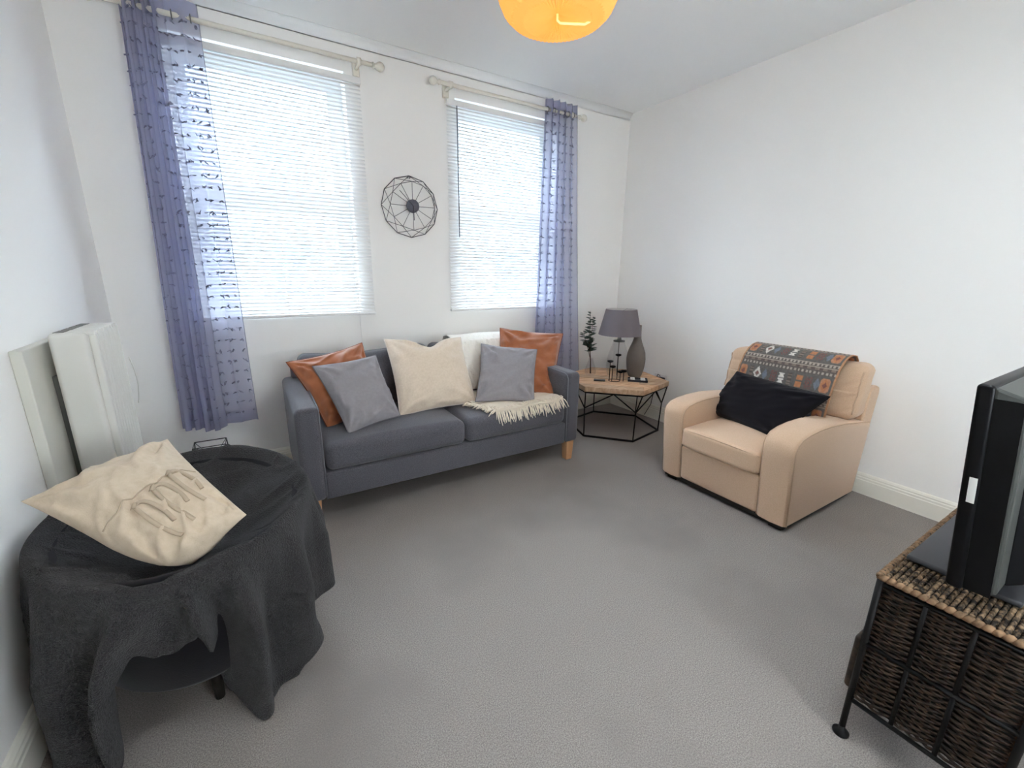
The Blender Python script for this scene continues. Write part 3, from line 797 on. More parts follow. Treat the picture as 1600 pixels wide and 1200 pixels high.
# planks parallel to the front edge, clipped to the hexagon
e0 = (hv(1, 1, 0) - hv(1, 0, 0)).normalized(); e1 = Vector((-e0.y, e0.x, 0))
if (hv(1, 0, 0) - HC).dot(e1) > 0: e1 = -e1
AT_ = A0 + math.radians(3.5)
hvt = lambda r_, k, z: hv(r_, k, z, AT_)
e0 = (hvt(1, 1, 0) - hvt(1, 0, 0)).normalized(); e1 = Vector((-e0.y, e0.x, 0))
if (hvt(1, 0, 0) - HC).dot(e1) > 0: e1 = -e1
apo = RT * math.sqrt(3) / 2
NPL = 7
hexp = [((hvt(RT, k, 0) - HC).dot(e0), (hvt(RT, k, 0) - HC).dot(e1)) for k in range(6)]
def clip(poly, lo, hi):
    for sgn, lim in ((1, lo), (-1, -hi)):
        out = []
        for i in range(len(poly)):
            p, q = poly[i], poly[(i + 1) % len(poly)]; a, c = sgn * p[1] - lim, sgn * q[1] - lim
            if a >= 0: out.append(p)
            if (a > 0) != (c > 0) and abs(a - c) > 1e-12: f_ = a / (a - c); out.append((p[0] + (q[0] - p[0]) * f_, p[1] + (q[1] - p[1]) * f_))
        poly = out
    return poly
rnd = random.Random(2)
for i in range(NPL):
    lo, hi = -apo + 2 * apo * i / NPL + .0018, -apo + 2 * apo * (i + 1) / NPL - .0018
    pg = clip(hexp, lo, hi)
    dz = rnd.uniform(-.0015, .0015)
    # a cross cut near one end, as in old boards
    cut = rnd.uniform(.05, .25) if i % 2 == 0 else None
    parts = [pg]
    if cut is not None:
        sw = lambda L_: [(b_, a_) for a_, b_ in L_]
        parts = [sw(clip(sw(pg), -9, cut - .001)), sw(clip(sw(pg), cut + .001, 9))]
    for j, pp in enumerate(parts):
        if len(pp) < 3: continue
        pw = [(HC.x + e0.x * a + e1.x * c, HC.y + e0.y * a + e1.y * c) for a, c in pp]
        B().prism(pw, 2, ZTAB - .042, ZTAB + dz).make('plank', M['plank'] if (i + j) % 3 else M['plank2'], t, smooth=False, bevel=.0025)
fr = B(); rr_ = .006
fr.tube([hvt(RT - .012, k, ZTAB - .050) for k in range(6)], .007, 6, closed=True)
fr.make('top_ring', M['iron'], t)
B().tube([hv(RB_, k, .010) for k in range(6)], .010, 6, closed=True).make('floor_ring', M['iron'], t)
mid = [hv(RT - .03, k + .0, .27) for k in range(6)]
for k in range(6):
    b = B()
    # lower strut: upright from the floor ring to the middle node, then spreading to the top corners
    b.tube([hv(RB_, k, .01), hv(RB_ + .01, k, .27)], .0055, 6)
    b.tube([hv(RB_ + .01, k, .27), (hvt(RT - .012, k, ZTAB - .05) + hvt(RT - .012, k + 1, ZTAB - .05)) / 2], .0055, 6)
    b.tube([hv(RB_ + .01, k, .27), (hvt(RT - .012, k, ZTAB - .05) + hvt(RT - .012, k - 1, ZTAB - .05)) / 2], .0055, 6)
    b.tube([hv(RB_ + .01, k, .27), hvt(RT - .012, k, ZTAB - .05)], .0055, 6)
    b.make('strut', M['iron'], t)

ZT_ = ZTAB + .002
# table lamp
lx, ly = -.475, -.535
t = thing('table_lamp', (lx, ly, ZT_), 'table lamp with mauve-grey shade and clear glass base', 'lamp')
gp = [(.055, 0), (.088, .012), (.100, .05), (.103, .10), (.098, .16), (.086, .22), (.070, .27), (.056, .31), (.050, .335)]
s_cap = False
B().lathe((lx, ly, ZT_), [(.001, .003)] + gp, 36).make('glass_base', M['cglass'], t)
s_cap = True
B().tube([(lx, ly, ZT_ + .01), (lx, ly, ZT_ + .44)], .004, 8).make('stem', M['tvbay'], t)
B().lathe((lx, ly, ZT_ + .325), [(.0001, 0), (.052, .001), (.052, .012), (.02, .018), (.016, .05), (.0001, .05)], 24).make('collar', M['tvbay'], t)
s_cap = False
r0, r1, z0, z1 = .192, .138, .39, .62
B().lathe((lx, ly, ZT_), [(r0, z0), (r1, z1)], 48).make('lamp_shade', [M['shade']], t)
B().lathe((lx, ly, ZT_), [(r0 - .003, z0 + .001), (r1 - .003, z1 - .001)], 48).make('shade_lining', M['shadein'], t)
s_cap = True
b = B()
for k in range(3): a = k * 2 * PI / 3 + .4; b.tube([(lx, ly, ZT_ + z1 - .02), (lx + r1 * .98 * math.cos(a), ly + r1 * .98 * math.sin(a), ZT_ + z1 - .004)], .0018, 5)
b.tube([(lx, ly, ZT_ + .42), (lx, ly, ZT_ + z1 - .018)], .003, 6)
b.make('shade_carrier', M['tvbay'], t)
# ridged bottle vase
vx, vy = -.335, -.625
t = thing('bottle_vase', (vx, vy, ZT_), 'tall taupe ridged vase with a narrow neck beside the lamp', 'vase')
vp = [(.0001, 0), (.052, 0), (.060, .012), (.076, .07), (.084, .13), (.085, .17), (.078, .225), (.062, .275), (.044, .32), (.033, .36), (.029, .42), (.028, .47), (.029, .478), (.024, .478), (.023, .44)]
vp2 = []
for (a, c), (e, g) in zip(vp, vp[1:]):
    n = max(1, int(abs(g - c) / .012))
    for i in range(n): vp2.append((a + (e - a) * i / n, c + (g - c) * i / n))
vp2.append(vp[-1])
B().lathe((vx, vy, ZT_), vp2, 120, fn=lambda a, z: 1 + .018 * math.sin(a * 40)).make('vase_body', M['vase'], t)
# glass vase with eucalyptus
ex, ey = -.655, -.37
t = thing('glass_bud_vase', (ex, ey, ZT_), 'small clear glass vase holding the leafy sprig', 'vase')
s_cap = False
gp = [(.03, 0), (.05, .01), (.054, .035), (.045, .075), (.030, .115), (.021, .14), (.020, .16)]
B().lathe((ex, ey, ZT_), [(.001, .002)] + gp, 28).make('glass_body', M['cglass'], t)
s_cap = True
t = thing('eucalyptus_sprig', (ex, ey, ZT_ + .01), 'dark green eucalyptus sprig in the small glass vase', 'plant')
rnd = random.Random(8)
stems = [[(0, 0, .012), (-.01, .0, .14), (-.035, 0, .30), (-.045, -.01, .46), (-.04, 0, .60)], [(.006, 0, .012), (-.005, .0, .15), (-.02, .01, .30), (.01, .02, .42), (.015, .02, .55)], [(-.004, 0, .012), (-.01, .0, .15), (-.06, -.0, .28), (-.11, -.02, .36), (-.125, -.02, .43)]]
for si, st in enumerate(stems):
    pts = [Vector((ex, ey, ZT_)) + Vector(p) for p in st]
    B().tube(pts, [.0028, .0025, .002, .0016, .001], 6).make('stem', M['stem'], t)
    dens_ = 16 if si < 2 else 9
    for k in range(dens_):
        f_ = (.38 if si < 2 else .45) + .62 * k / dens_ if si < 2 else .5 + .5 * k / dens_
        q = f_ * (len(pts) - 1); i = min(int(q), len(pts) - 2); p = pts[i].lerp(pts[i + 1], q - i)
        sz = .040 * (1.25 - f_ * .95) + .007
        for s_ in (0, 1):
            a = rnd.uniform(0, PI) + s_ * PI; out = Vector((math.cos(a), math.sin(a) * .8, rnd.uniform(-.05, .35))).normalized()
            sd = out.cross(Vector((0, 0, 1))).normalized(); up = sd.cross(out)
            vs = []; n = 8
            for m_ in range(n):
                an = 2 * PI * m_ / n; vs.append(p + out * sz * (1 + math.cos(an)) * .9 + sd * sz * .62 * math.sin(an) - up * abs(math.sin(an)) * -.004)
            c_ = p + out * sz * .9 - up * .003
            b = B(); b.add([v + up * .0008 for v in vs] + [c_ + up * .0008] + [v - up * .0008 for v in vs] + [c_ - up * .0008], [(m_, (m_ + 1) % n, n) for m_ in range(n)] + [((m_ + 1) % n + n + 1, m_ + n + 1, 2 * n + 1) for m_ in range(n)] + [(m_, m_ + n + 1, (m_ + 1) % n + n + 1, (m_ + 1) % n) for m_ in range(n)])
            b.make('leaf', M['leaf'], t)
# candle holder
qx, qy = -.628, -.66
t = thing('candle_holder', (qx, qy, ZT_), 'black wire candle holder with small cups at different heights', 'candle holder')
B().tube([(qx + .05 * math.cos(a), qy + .05 * math.sin(a), ZT_ + .003) for a in [i / 24 * 2 * PI for i in range(24)]], .0028, 6, closed=True).make('base_ring', M['iron'], t)
for a, h, o_ in ((200, .125, 0), (150, .165, .004), (20, .215, 0), (330, .07, 0), (300, .085, -.03)):
    a_ = math.radians(a); px, py = qx + (.05 - o_) * math.cos(a_), qy + (.05 - o_) * math.sin(a_)
    s_ = B().tube([(px, py, ZT_ + .003), (px, py, ZT_ + h)], .0032, 6).make('upright', M['iron'], t)
    B().lathe((px, py, ZT_ + h), [(.0001, 0), (.010, .001), (.026, .008), (.026, .019), (.022, .019), (.018, .009), (.0001, .006)], 18).make('cup', M['iron'], s_)
# tea light tray
tx, ty = -.445, -.765; ang = math.atan2(e0.y, e0.x)
t = thing('tealight_tray', (tx, ty, ZT_), 'small dark tray holding four tea lights in front of the vase', 'tray')
def rotp(px, py): return (tx + px * math.cos(ang) - py * math.sin(ang), ty + px * math.sin(ang) + py * math.cos(ang))
def rb(b, x0, x1, y0, y1, z0, z1):
    q = B().box(x0, x1, y0, y1, z0, z1); b.add([(*rotp(v[0], v[1]), v[2]) for v in q.v], q.f)
b = B(); rb(b, -.085, .085, -.055, .055, ZT_, ZT_ + .006)
for a in ((-.085, .085, -.055, -.050), (-.085, .085, .050, .055), (-.085, -.080, -.05, .05), (.080, .085, -.05, .05)): rb(b, *a, ZT_ + .006, ZT_ + .018)
b.make('tray_body', M['slate'], t, smooth=False)
k = 0
for px, py, wh in ((-.045, -.025, 'front left'), (.045, -.025, 'front right'), (-.045, .025, 'back left'), (.045, .025, 'back right')):
    X_, Y_ = rotp(px, py)
    tl = thing('tealight', (X_, Y_, ZT_ + .007), f'white tea light at the {wh} of the dark tray', 'candle', 'tea lights in the dark tray')
    B().lathe((X_, Y_, ZT_ + .007), [(.0001, 0), (.020, 0), (.0205, .015), (.019, .015), (.0185, .012), (.0001, .0125)], 20).make('wax', M['wax'], tl)
    B().tube([(X_, Y_, ZT_ + .019), (X_, Y_, ZT_ + .026)], .0008, 4).make('wick', M['plug'], tl)
# coaster
X_, Y_ = -.735, -.585
b = B(); tx, ty = X_, Y_
q = B(); rb(b, -.05, .05, -.03, .03, ZT_, ZT_ + .006)
o = b.make('coaster', M['slate'], None, smooth=False, label='small dark grey coaster at the left of the plank table', cat='coaster')
# socket and plug on the right wall
t = thing('wall_socket', (0, -.66, .42), 'white wall socket on the right wall beyond the hexagonal table', 'socket')
B().rbox(-.012, .0, -.735, -.585, .375, .465, .004, 2, 2).make('face_plate', M['socket'], t)
B().box(-.016, -.010, -.70, -.692, .448, .458).box(-.016, -.010, -.628, -.620, .448, .458).make('rocker_switch', M['socket'], t, smooth=False)
t = thing('plug', (-.02, -.67, .41), 'black plug and adaptor in the wall socket', 'plug')
B().rbox(-.055, -.013, -.725, -.665, .385, .445, .012, 3, 2).make('plug_body', M['plug'], t)
B().rbox(-.075, -.013, -.660, -.612, .378, .440, .01, 3, 2).make('adaptor', M['plug'], t)
B().tube([(-.05, -.69, .44), (-.06, -.69, .465), (-.05, -.66, .47), (-.045, -.64, .43), (-.05, -.63, .30), (-.04, -.60, .15), (-.06, -.55, .03)], .0035, 6).make('flex', M['plug'], t)

# ================================================================== HEATER ON THE LEFT WALL
t = thing('wall_heater', (-3.9, -1.0, .6), 'tall cream electric heater with ribbed front on the left wall', 'heater')
hx0, hx1, hy0, hy1, hz0, hz1 = -3.985, -3.853, -1.20, -.815, .36, 1.165
b = B(); b.rbox(hx0, hx1 - .024, hy0, hy1, hz0, hz1, .018, 4, 4); hb = b.make('body', M['heater'], t)
for i in range(9):
    y0 = hy0 + .020 + i * (hy1 - hy0 - .04) / 9
    b = B(); y1 = y0 + (hy1 - hy0 - .04) / 9 - .016
    b.rbox(hx1 - .03, hx1, y0, y1, hz0 + .02, hz1 - .006, .010, 3, 2)
    b.rbox(hx0 + .045, hx1 - .004, y0, y1, hz1 - .012, hz1 + .003, .004, 2, 2)
    b.make('rib', M['heater'], hb)
for i in range(4):
    y0 = hy0 + .03 + i * .086
    B().box(hx0 + .012, hx0 + .04, y0, y0 + .07, hz1 - .002, hz1 + .0015).make('vent_slot', M['heaterdark'], hb, smooth=False)
b = B(); b.grid(lambda u, v: (hx1 + .004 + .012 * math.sin(v * PI), hy1 + .012 + .004 * u, .785 + .22 * v), 2, 14); b.make('control_flap', M['heater'], t, solid=.004)
B().box(hx0 - .028, hx0 + .01, hy0 + .06, hy0 + .10, .5, 1.0).box(hx0 - .028, hx0 + .01, hy1 - .1, hy1 - .06, .5, 1.0).make('wall_bracket', M['tvbay'], t, smooth=False)
b = B(); b.box(XL, -4.012, -1.325, -.86, .15, 1.128)
o = b.make('mounting_board', M['board'], None, smooth=False, bevel=.004, label='flat cream board fixed to the left wall behind the heater', cat='board')

# ================================================================== TUB CHAIR WITH BLANKET
TC = Vector((-3.617, -1.635, 0)); RX, RY = .372, .425
def rimz(th): return .607 + .032 * max(0, math.sin(th)) ** 1.5 - .004 * math.cos(3 * th)
t = thing('tub_chair', (TC.x, TC.y, 0), 'round tub chair hidden under the charcoal blanket, black legs showing', 'chair')
def shell(u, v):
    th = 2 * PI * u
    pr = [(0.02, .14), (.74, .14), (.80, .17), (.90, .45), (.94, rimz(th) - .03), (.88, rimz(th) - .022), (.72, .47), (.45, .43), (.02, .42)]
    q = v * 8; i = min(int(q), 7); f_ = q - i
    r_ = pr[i][0] + (pr[i + 1][0] - pr[i][0]) * f_; z = pr[i][1] + (pr[i + 1][1] - pr[i][1]) * f_
    return (TC.x + RX * r_ * math.cos(th), TC.y + RY * r_ * math.sin(th), z)
b = B(); b.grid(shell, 48, 16, wrap=True); b.make('seat_shell', M['black'], t)
for a in (276, 186, 96, 6):
    a_ = math.radians(a); p0 = TC + Vector((.235 * math.cos(a_), .25 * math.sin(a_), 0)); 
    B().tube([(p0.x, p0.y, 0), (p0.x + .02 * math.cos(a_), p0.y + .02 * math.sin(a_), .18)], [.014, .020], 12).make('leg', M['darkfoot'], t)
t = thing('draped_blanket', (TC.x, TC.y, .6), 'charcoal fleecy blanket draped over the round tub chair', 'blanket')
HEM = [(0, .24), (150, .25), (186, .10), (196, .01), (240, .008), (246, .34), (252, .42), (258, .39), (268, .40), (274, .37), (279, .20), (285, .10), (292, .03), (312, .04), (322, .14), (335, .20), (348, .22), (360, .24)]
def blank(u, v):
    th = 2 * PI * u; dg = math.degrees(th)
    ct, st = math.cos(th), math.sin(th); rz = rimz(th)
    hang = rz - interp(HEM, dg)
    frontness = max(0, -st)
    wob = nz(ct * 2.2, st * 2.2, .3) 
    if v < .42:
        s_ = v / .42
        r_ = s_; z = .478 + (rz - .478 + .005) * s_ ** 2.3
        # creases in the bowl
        z += .030 * s_ * (1.15 - s_) * 4 * nz(ct * s_ * 2.6, st * s_ * 2.6, 2) + .010 * s_ * max(0, 1 - abs(nz(ct * s_ * 2.2, st * s_ * 3, 7)) * 9) + .006 * math.sin(7 * th + s_ * 5) * s_ * (1 - s_) * 2
        x, y = TC.x + RX * r_ * ct, TC.y + RY * r_ * st
        # front sag between the folds
        z -= .020 * math.exp(-((dg - 268) / 22) ** 2) * s_ ** 4
        return Vector((x, y, z))
    s_ = (v - .42) / .58
    # roll over the rim then fall
    roll = min(1, s_ / .10)
    z = rz + .005 - .020 * math.exp(-((dg - 268) / 22) ** 2)
    out = .012 * math.sin(roll * PI / 2); z -= .022 * (1 - math.cos(roll * PI / 2))
    fall = max(0, s_ - .06) / .94
    z -= hang * fall
    amp = interp([(0, .03), (180, .03), (200, .05), (246, .07), (256, .03), (268, .03), (276, .07), (290, .085), (320, .07), (360, .03)], dg)
    ph = dg / 360 * 2 * PI * 15 + 3.0 * nz(dg * .022, s_ * 1.2, 4)
    sh = math.sin(ph); fold = (abs(sh) ** 1.2) * (1 if sh > 0 else -.45)
    rr_ = out + amp * min(1, fall * 2.2) * fold + .010 * fall + .02 * wob * fall
    rr_ += -.11 * fall * interp([(0, 0), (240, 0), (285, 1), (312, .2), (330, 0)], dg)
    if z < .05: rr_ += (.05 - z) * .5
    z = max(z, .008 + .006 * abs(nz(dg * .1, s_ * 8, 0)))
    nx_, ny_ = ct / RX, st / RY; L_ = math.hypot(nx_, ny_); nx_ /= L_; ny_ /= L_
    x = TC.x + RX * ct + nx_ * rr_; y = TC.y + RY * st + ny_ * rr_
    x = max(x, XL + .030 + .006 * math.sin(dg * .3))
    return Vector((x, y, z))
b = B(); b.grid(blank, 420, 110, wrap=True); b.make('cloth', M['char'], t, solid=.010)

# linen cushion with ties
def flap(u, v):
    # the overlapping edge of the cover
    return .007 * (1 if v > -.05 else 0) * sstep(-.05, .0, v) * (1 - u * u) + .004 * math.sin(u * 26 + v * 7) * math.exp(-((v + .25) / .35) ** 2) * (1 - u * u)
t, S, n0, cov = pillow('linen_cushion', 'natural linen cushion with three tied bows on the draped tub chair', 'cushion', M['lin'], M['lintie'],
       (-3.610, -2.055, .545), (-3.438, -1.895, .645), (-3.675, -1.395, .775), (-3.975, -1.700, .750), .105, 12, rc=True, wr=.012, pinch=.06, piping=False, fns=flap, N_=64, soft=.62, ws=7)
def ribbon(pts, w_, name, parent):
    b = B()
    P_ = [S(u, v, 1, .004 + (h if len(q) > 2 else 0)) for q in pts for (u, v, h) in [(q[0], q[1], q[2] if len(q) > 2 else 0)]]
    # smooth by subdivision
    for _ in range(2):
        Q = [P_[0]]
        for a, c in zip(P_, P_[1:]): Q += [a.lerp(c, .25), a.lerp(c, .75)]
        Q.append(P_[-1]); P_ = Q
    vs = []; fs = []
    for i, p in enumerate(P_):
        tg = (P_[min(i + 1, len(P_) - 1)] - P_[max(i - 1, 0)]).normalized(); sd = tg.cross(n0).normalized() * w_
        vs += [p - sd - n0 * .001, p + sd - n0 * .001, p + sd + n0 * .0015, p - sd + n0 * .0015]
    for i in range(len(P_) - 1):
        for j in range(4): fs.append((i * 4 + j, i * 4 + (j + 1) % 4, i * 4 + 4 + (j + 1) % 4, i * 4 + 4 + j))
    fs += [(0, 1, 2, 3), (len(P_) * 4 - 4, len(P_) * 4 - 3, len(P_) * 4 - 2, len(P_) * 4 - 1)]
    b.add(vs, fs); return b
for k, (u0, v0) in enumerate(((-.40, -.16), (0.02, -.10), (.42, -.02))):
    b = B()
    q1 = ribbon([(u0, v0, .003), (u0 + .12, v0 + .02, .003), (u0 + .22, v0 - .06, .001), (u0 + .27, v0 - .30), (u0 + .25, v0 - .42)], .0055, '', None)
    q2 = ribbon([(u0, v0, .003), (u0 - .02, v0 - .14, .003), (u0 - .02, v0 - .34, .001), (u0 + .06, v0 - .52), (u0 + .10, v0 - .62)], .0055, '', None)
    q3 = ribbon([(u0 - .03, v0 + .02, .004), (u0, v0, .012), (u0 + .03, v0 - .02, .004)], .009, '', None)
    for q in (q1, q2, q3): b.add(q.v, q.f)
    b.make('tie', M['lintie'], cov)
B().tube([S(-.9 + 1.8 * i / 30, -.02 + .01 * math.sin(i), 1, .0005) for i in range(31)], .0022, 5).make('flap_seam', M['lintie'], cov)

# ------------------------------------------------------------------ wire basket and cable by the back wall
t = thing('wire_basket', (-3.66, -.30, 0), 'black geometric wire basket on the floor behind the tub chair', 'basket')
bx, by, bw, bd_, bh = -3.655, -.31, .082, .06, .365
def bp_(a, c, z): return (bx + a * bw, by + c * bd_, z)
b = B(); b.tube([bp_(-1, -1, bh), bp_(1, -1, bh), bp_(1, 1, bh), bp_(-1, 1, bh)], .0035, 5, closed=True); b.make('top_rim', M['blackw'], t)
b = B(); b.tube([bp_(-1.25, -1.2, .004), bp_(1.25, -1.2, .004), bp_(1.25, 1.2, .004), bp_(-1.25, 1.2, .004)], .0035, 5, closed=True); b.make('base_rim', M['blackw'], t)
for a in (-1, 1):
    for c in (-1, 1): B().tube([bp_(a, c, bh), bp_(a * 1.25, c * 1.2, .004)], .0035, 5).make('corner_post', M['blackw'], t)
b = B()
for c in (-1, 1):
    for k in range(3):
        z0, z1 = bh * (3 - k) / 3, bh * (2 - k) / 3
        b.tube([bp_(-1, c, z0), bp_(0, c, max(z1, .005)), bp_(1, c, z0)], .0022, 4)
for a in (-1, 1): b.tube([bp_(a, -1, bh), bp_(a * 1.1, 0, .12), bp_(a, 1, bh)], .0022, 4)
b.make('lattice', M['blackw'], t)
b = B(); b.tube([(-3.46, -.024, .115), (-3.40, -.030, .112), (-3.34, -.030, .095), (-3.27, -.04, .12), (-3.25, -.045, .10), (-3.245, -.05, .012), (-3.10, -.07, .008), (-2.9, -.06, .008)], .0035, 6)
b.make('cable', M['white'], None, label='thin white cable along the skirting behind the sofa arm', cat='cable')

# ================================================================== WICKER CABINET
CX0, CX1, CY1, CY0, CH = -1.915, -.95, -3.022, -3.335, .566
t = thing('wicker_cabinet', ((CX0 + CX1) / 2, (CY0 + CY1) / 2, 0), 'dark brown woven wicker drawer cabinet on black iron frame under the television', 'cabinet')
b = B()
for x in (CX0, CX1):
    for y in (CY0, CY1):
        b = B(); b.tube([(x, y, .012), (x, y, CH)], .0085, 8); l_ = b.make('frame_post', M['iron'], t)
        B().lathe((x, y, 0), [(.0001, 0), (.022, 0), (.022, .006), (.010, .014), (.008, .03), (.0001, .03)], 16).make('foot', M['iron'], l_)
for z in (.137, .347, CH - .012):
    b = B(); rr_ = .007 if z < .5 else .005
    b.tube([(CX0, CY0, z), (CX0, CY1, z)], rr_, 6).tube([(CX1, CY0, z), (CX1, CY1, z)], rr_, 6).tube([(CX0, CY0, z), (CX1, CY0, z)], rr_, 6).tube([(CX0, CY1, z), (CX1, CY1, z)], rr_, 6)
    b.make('frame_rail', M['iron'], t)
rnd = random.Random(4)
def weave(b, org, eu, ev, en, W_, Hh, nr, ns, bulge=.008):
    """horizontal reeds woven round upright stakes"""
    for j in range(nr):
        v = (j + .5) / nr * Hh; pts = []; rads = []
        for i in range(ns * 3 + 1):
            u = i / (ns * 3) * W_; s_ = math.sin(i / 3 * PI + (PI if j % 2 else 0))
            pts.append(org + eu * u + ev * (v + rnd.uniform(-.0006, .0006)) + en * (.0045 * s_ + bulge * math.sin(u / W_ * PI))); rads.append(Hh / nr * .46)
        b.tube(pts, rads, 5)
def stakes(b, org, eu, ev, en, W_, Hh, ns, bulge=.008):
    for i in range(ns + 1):
        u = (i) / ns * W_; b.tube([org + eu * u + en * (bulge * math.sin(u / W_ * PI)), org + eu * u + ev * Hh + en * (bulge * math.sin(u / W_ * PI))], .0035, 5)
V = Vector
cols = [(-3.030, -3.118), (-3.126, -3.212), (-3.220, -3.325)]
for (z0, z1, nr) in ((.355, .548, 21), (.150, .338, 21)):
    for ci, (ya, yb) in enumerate(cols):
        b = B(); weave(b, V((CX0 + .006, ya, z0)), V((0, -1, 0)), V((0, 0, 1)), V((-1, 0, 0)), ya - yb, z1 - z0, nr, 4 if ci != 1 else 5)
        pn = b.make('woven_panel', M['reed'] if ci != 1 else M['reed'], t)
        b = B(); stakes(b, V((CX0 + .008, ya, z0)), V((0, -1, 0)), V((0, 0, 1)), V((-1, 0, 0)), ya - yb, z1 - z0, 4 if ci != 1 else 5)
        b.make('stake', M['stake'], pn)
    for yy in (-3.122, -3.216): B().tube([(CX0 + .002, yy, z0 - .005), (CX0 + .002, yy, z1 + .005)], .006, 6).make('divider', M['iron'], t)
    B().box(CX0 + .02, CX1 - .02, CY0 + .012, CY1 - .012, z0, z1).make('drawer_box', M['darkgap'], t, smooth=False)
    # drawer fronts on the window side, the lower one bulging
    for k in range(3):
        xa = CX0 + .012 + k * (CX1 - CX0 - .02) / 3; W_ = (CX1 - CX0 - .02) / 3 - .008
        b = B(); bul = .03 if z0 < .3 else .012
        weave(b, V((xa, CY1 + .002, z0)), V((1, 0, 0)), V((0, 0, 1)), V((0, 1, 0)), W_, z1 - z0, nr, 10, bul)
        dr = b.make('drawer_front', M['reed'], t)
# lower drawer edge standing proud at the near corner
b = B(); b.rbox(CX0 + .012, CX0 + .30, CY1 + .0, CY1 + .028, .155, .345, .012, 3, 4); b.make('drawer_lip', M['reed'], t)
# woven top: rope rows
b = B(); ny = 27; nxx = 78
for j in range(ny):
    y = CY0 - .004 + (CY1 - CY0 + .012) * (j + .5) / ny
    for i in range(nxx):
        x = CX0 + .004 + (CX1 - CX0 - .008) * (i + .5 + .5 * (j % 2)) / nxx
        l = .0072; h = .0062; z = CH + .010 + rnd.uniform(-.001, .001); a = (.6 if j % 2 else -.6) + rnd.uniform(-.25, .25); ca_, sa_ = math.cos(a), math.sin(a)
        vs = []
        for (s1, w1) in ((-1, .25), (-.4, 1), (.4, 1), (1, .25)):
            for m_ in range(5):
                an = 2 * PI * m_ / 5 + .3; lx_, ly_ = s1 * l, math.cos(an) * .0052 * w1
                vs.append((x + lx_ * ca_ - ly_ * sa_, y + lx_ * sa_ + ly_ * ca_, z + math.sin(an) * h * w1))
        fs = [(k * 5 + m_, k * 5 + (m_ + 1) % 5, k * 5 + 5 + (m_ + 1) % 5, k * 5 + 5 + m_) for k in range(3) for m_ in range(5)] + [(4, 3, 2, 1, 0), (15, 16, 17, 18, 19)]
        b.add(vs, fs)
o = b.make('woven_top', M['rope'], t); o['kind'] = 'stuff'
B().box(CX0 + .006, CX1 - .006, CY0 + .004, CY1 - .004, CH - .006, CH + .006).make('top_board', M['darkgap'], t, smooth=False)
def twist(p0, p1, name):
    b = B(); p0, p1 = V(p0), V(p1); L_ = (p1 - p0).length; n = int(L_ / .0035); e = (p1 - p0).normalized(); sd = e.cross(V((0, 0, 1)))
    pts = []; rr = []
    for i in range(n + 1):
        s_ = i / n; a = s_ * L_ / .017 * 2 * PI; pts.append(p0 + (p1 - p0) * s_ + (sd * math.cos(a) + V((0, 0, 1)) * math.sin(a)) * .0016); rr.append(.0088 + .0014 * math.sin(a * 1.0))
    b.tube(pts, rr, 8); b.make(name, M['ropel'], t)
twist((CX0, CY0 - .006, CH + .006), (CX0, CY1 + .006, CH + .006), 'rope_edge'); twist((CX0, CY1 + .004, CH + .006), (CX1, CY1 + .004, CH + .006), 'rope_edge')

# ================================================================== TELEVISION
t = thing('television', (-1.43, -3.14, CH), 'black flat television seen from behind, on the wicker cabinet', 'television')
TX0, TX1, TZ0, TZ1 = -1.925, -.985, .625, 1.158
b = B(); b.rbox(TX0, TX1, -3.130, -3.098, TZ0, TZ1, .010, 3, 4); b.make('front_bezel', M['tvb'], t)
B().box(TX0 + .035, TX1 - .035, -3.0985, -3.0965, TZ0 + .05, TZ1 - .035).make('screen', M['tvb'], t, smooth=False)
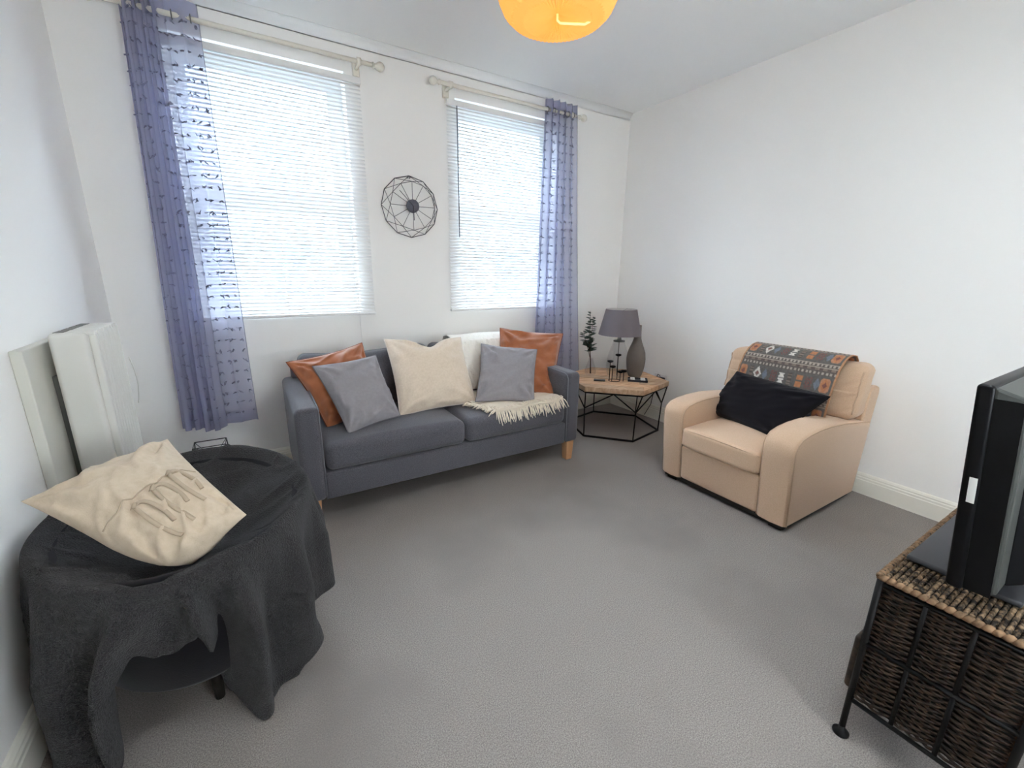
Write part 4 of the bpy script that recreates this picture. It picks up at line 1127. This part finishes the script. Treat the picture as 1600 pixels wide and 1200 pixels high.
# rear shell: chamfered
def frus(x0, x1, z0, z1, y0, ins, y1):
    b = B(); b.add([(x0, y0, z0), (x1, y0, z0), (x1, y0, z1), (x0, y0, z1), (x0 + ins, y1, z0 + ins * .4), (x1 - ins, y1, z0 + ins * .4), (x1 - ins, y1, z1 - ins), (x0 + ins, y1, z1 - ins)],
          [(0, 1, 2, 3), (4, 5, 6, 7), (0, 1, 5, 4), (1, 2, 6, 5), (2, 3, 7, 6), (3, 0, 4, 7)]); return b
sh_ = frus(TX0 + .004, TX1 - .004, TZ0 + .004, TZ1 - .004, -3.128, .022, -3.185).make('rear_shell', M['tvm'], t, smooth=False, bevel=.006)
B().box(TX0 + .006, TX0 + .010, -3.178, -3.13, TZ0 + .01, TZ1 - .03).make('side_strip', M['tvb'], sh_, smooth=False)
vz = TZ1 - .060
for i in range(11):
    z = vz - .006 * i
    B().box(TX0 + .05, TX0 + .40, -3.1885, -3.184, z, z + .003).make('vent_slot', M['darkgap'], sh_, smooth=False)
B().box(TX0 - .0005, TX0 + .002, -3.126, -3.112, .865, .930).make('rating_label', M['white'], t, smooth=False, label='small white label on the side')
# lower bulge with recessed connector bay
b = frus(TX0 + .10, TX1 - .075, TZ0 + .01, TZ0 + .30, -3.183, .03, -3.215); lb = b.make('rear_housing', M['tvb'], t, smooth=False, bevel=.005)
B().box(TX0 + .14, TX0 + .26, -3.2175, -3.2145, TZ0 + .08, TZ0 + .24).make('connector_bay', M['tvbay'], lb, smooth=False)
for i in range(3): B().box(TX0 + .14 + i * .03, TX0 + .16 + i * .03, -3.2225, -3.217, TZ0 + .19, TZ0 + .205).make('connector', M['white'] if i == 1 else M['darkgap'], lb, smooth=False)
for (xx, zz) in ((TX0 + .13, .99), (TX0 + .25, 1.02)):
    B().tube([(xx, -3.184, zz), (xx, -3.190, zz)], .004, 10).make('screw', M['darkgap'], sh_)
B().tube([(TX0 + .20, -3.224, TZ0 + .14), (TX0 + .20, -3.245, TZ0 + .13), (TX0 + .17, -3.25, TZ0 + .06), (TX0 + .14, -3.24, TZ0 - .01), (TX0 + .16, -3.25, CH + .024), (TX0 + .30, -3.26, CH + .024)], .0035, 6).make('cable', M['plug'], t)
for o in list(bpy.data.objects):
    q = o; up = []
    while q.parent: q = q.parent
    if q == t and o.type == 'MESH':
        for v in o.data.vertices: v.co.y += (v.co.z - 1.15) * .075; v.co.x += (1.155 - v.co.z) * .055
b = B(); b.rbox(-1.775, -1.16, -3.26, -3.030, CH + .0175, CH + .034, .006, 2, 3); b.make('stand_base', M['slate'], t)
b = B(); b.rbox(-1.58, -1.35, -3.19, -3.13, CH + .03, TZ0 + .03, .02, 3, 2); b.make('stand_neck', M['tvb'], t)
# small clips lying on the cabinet
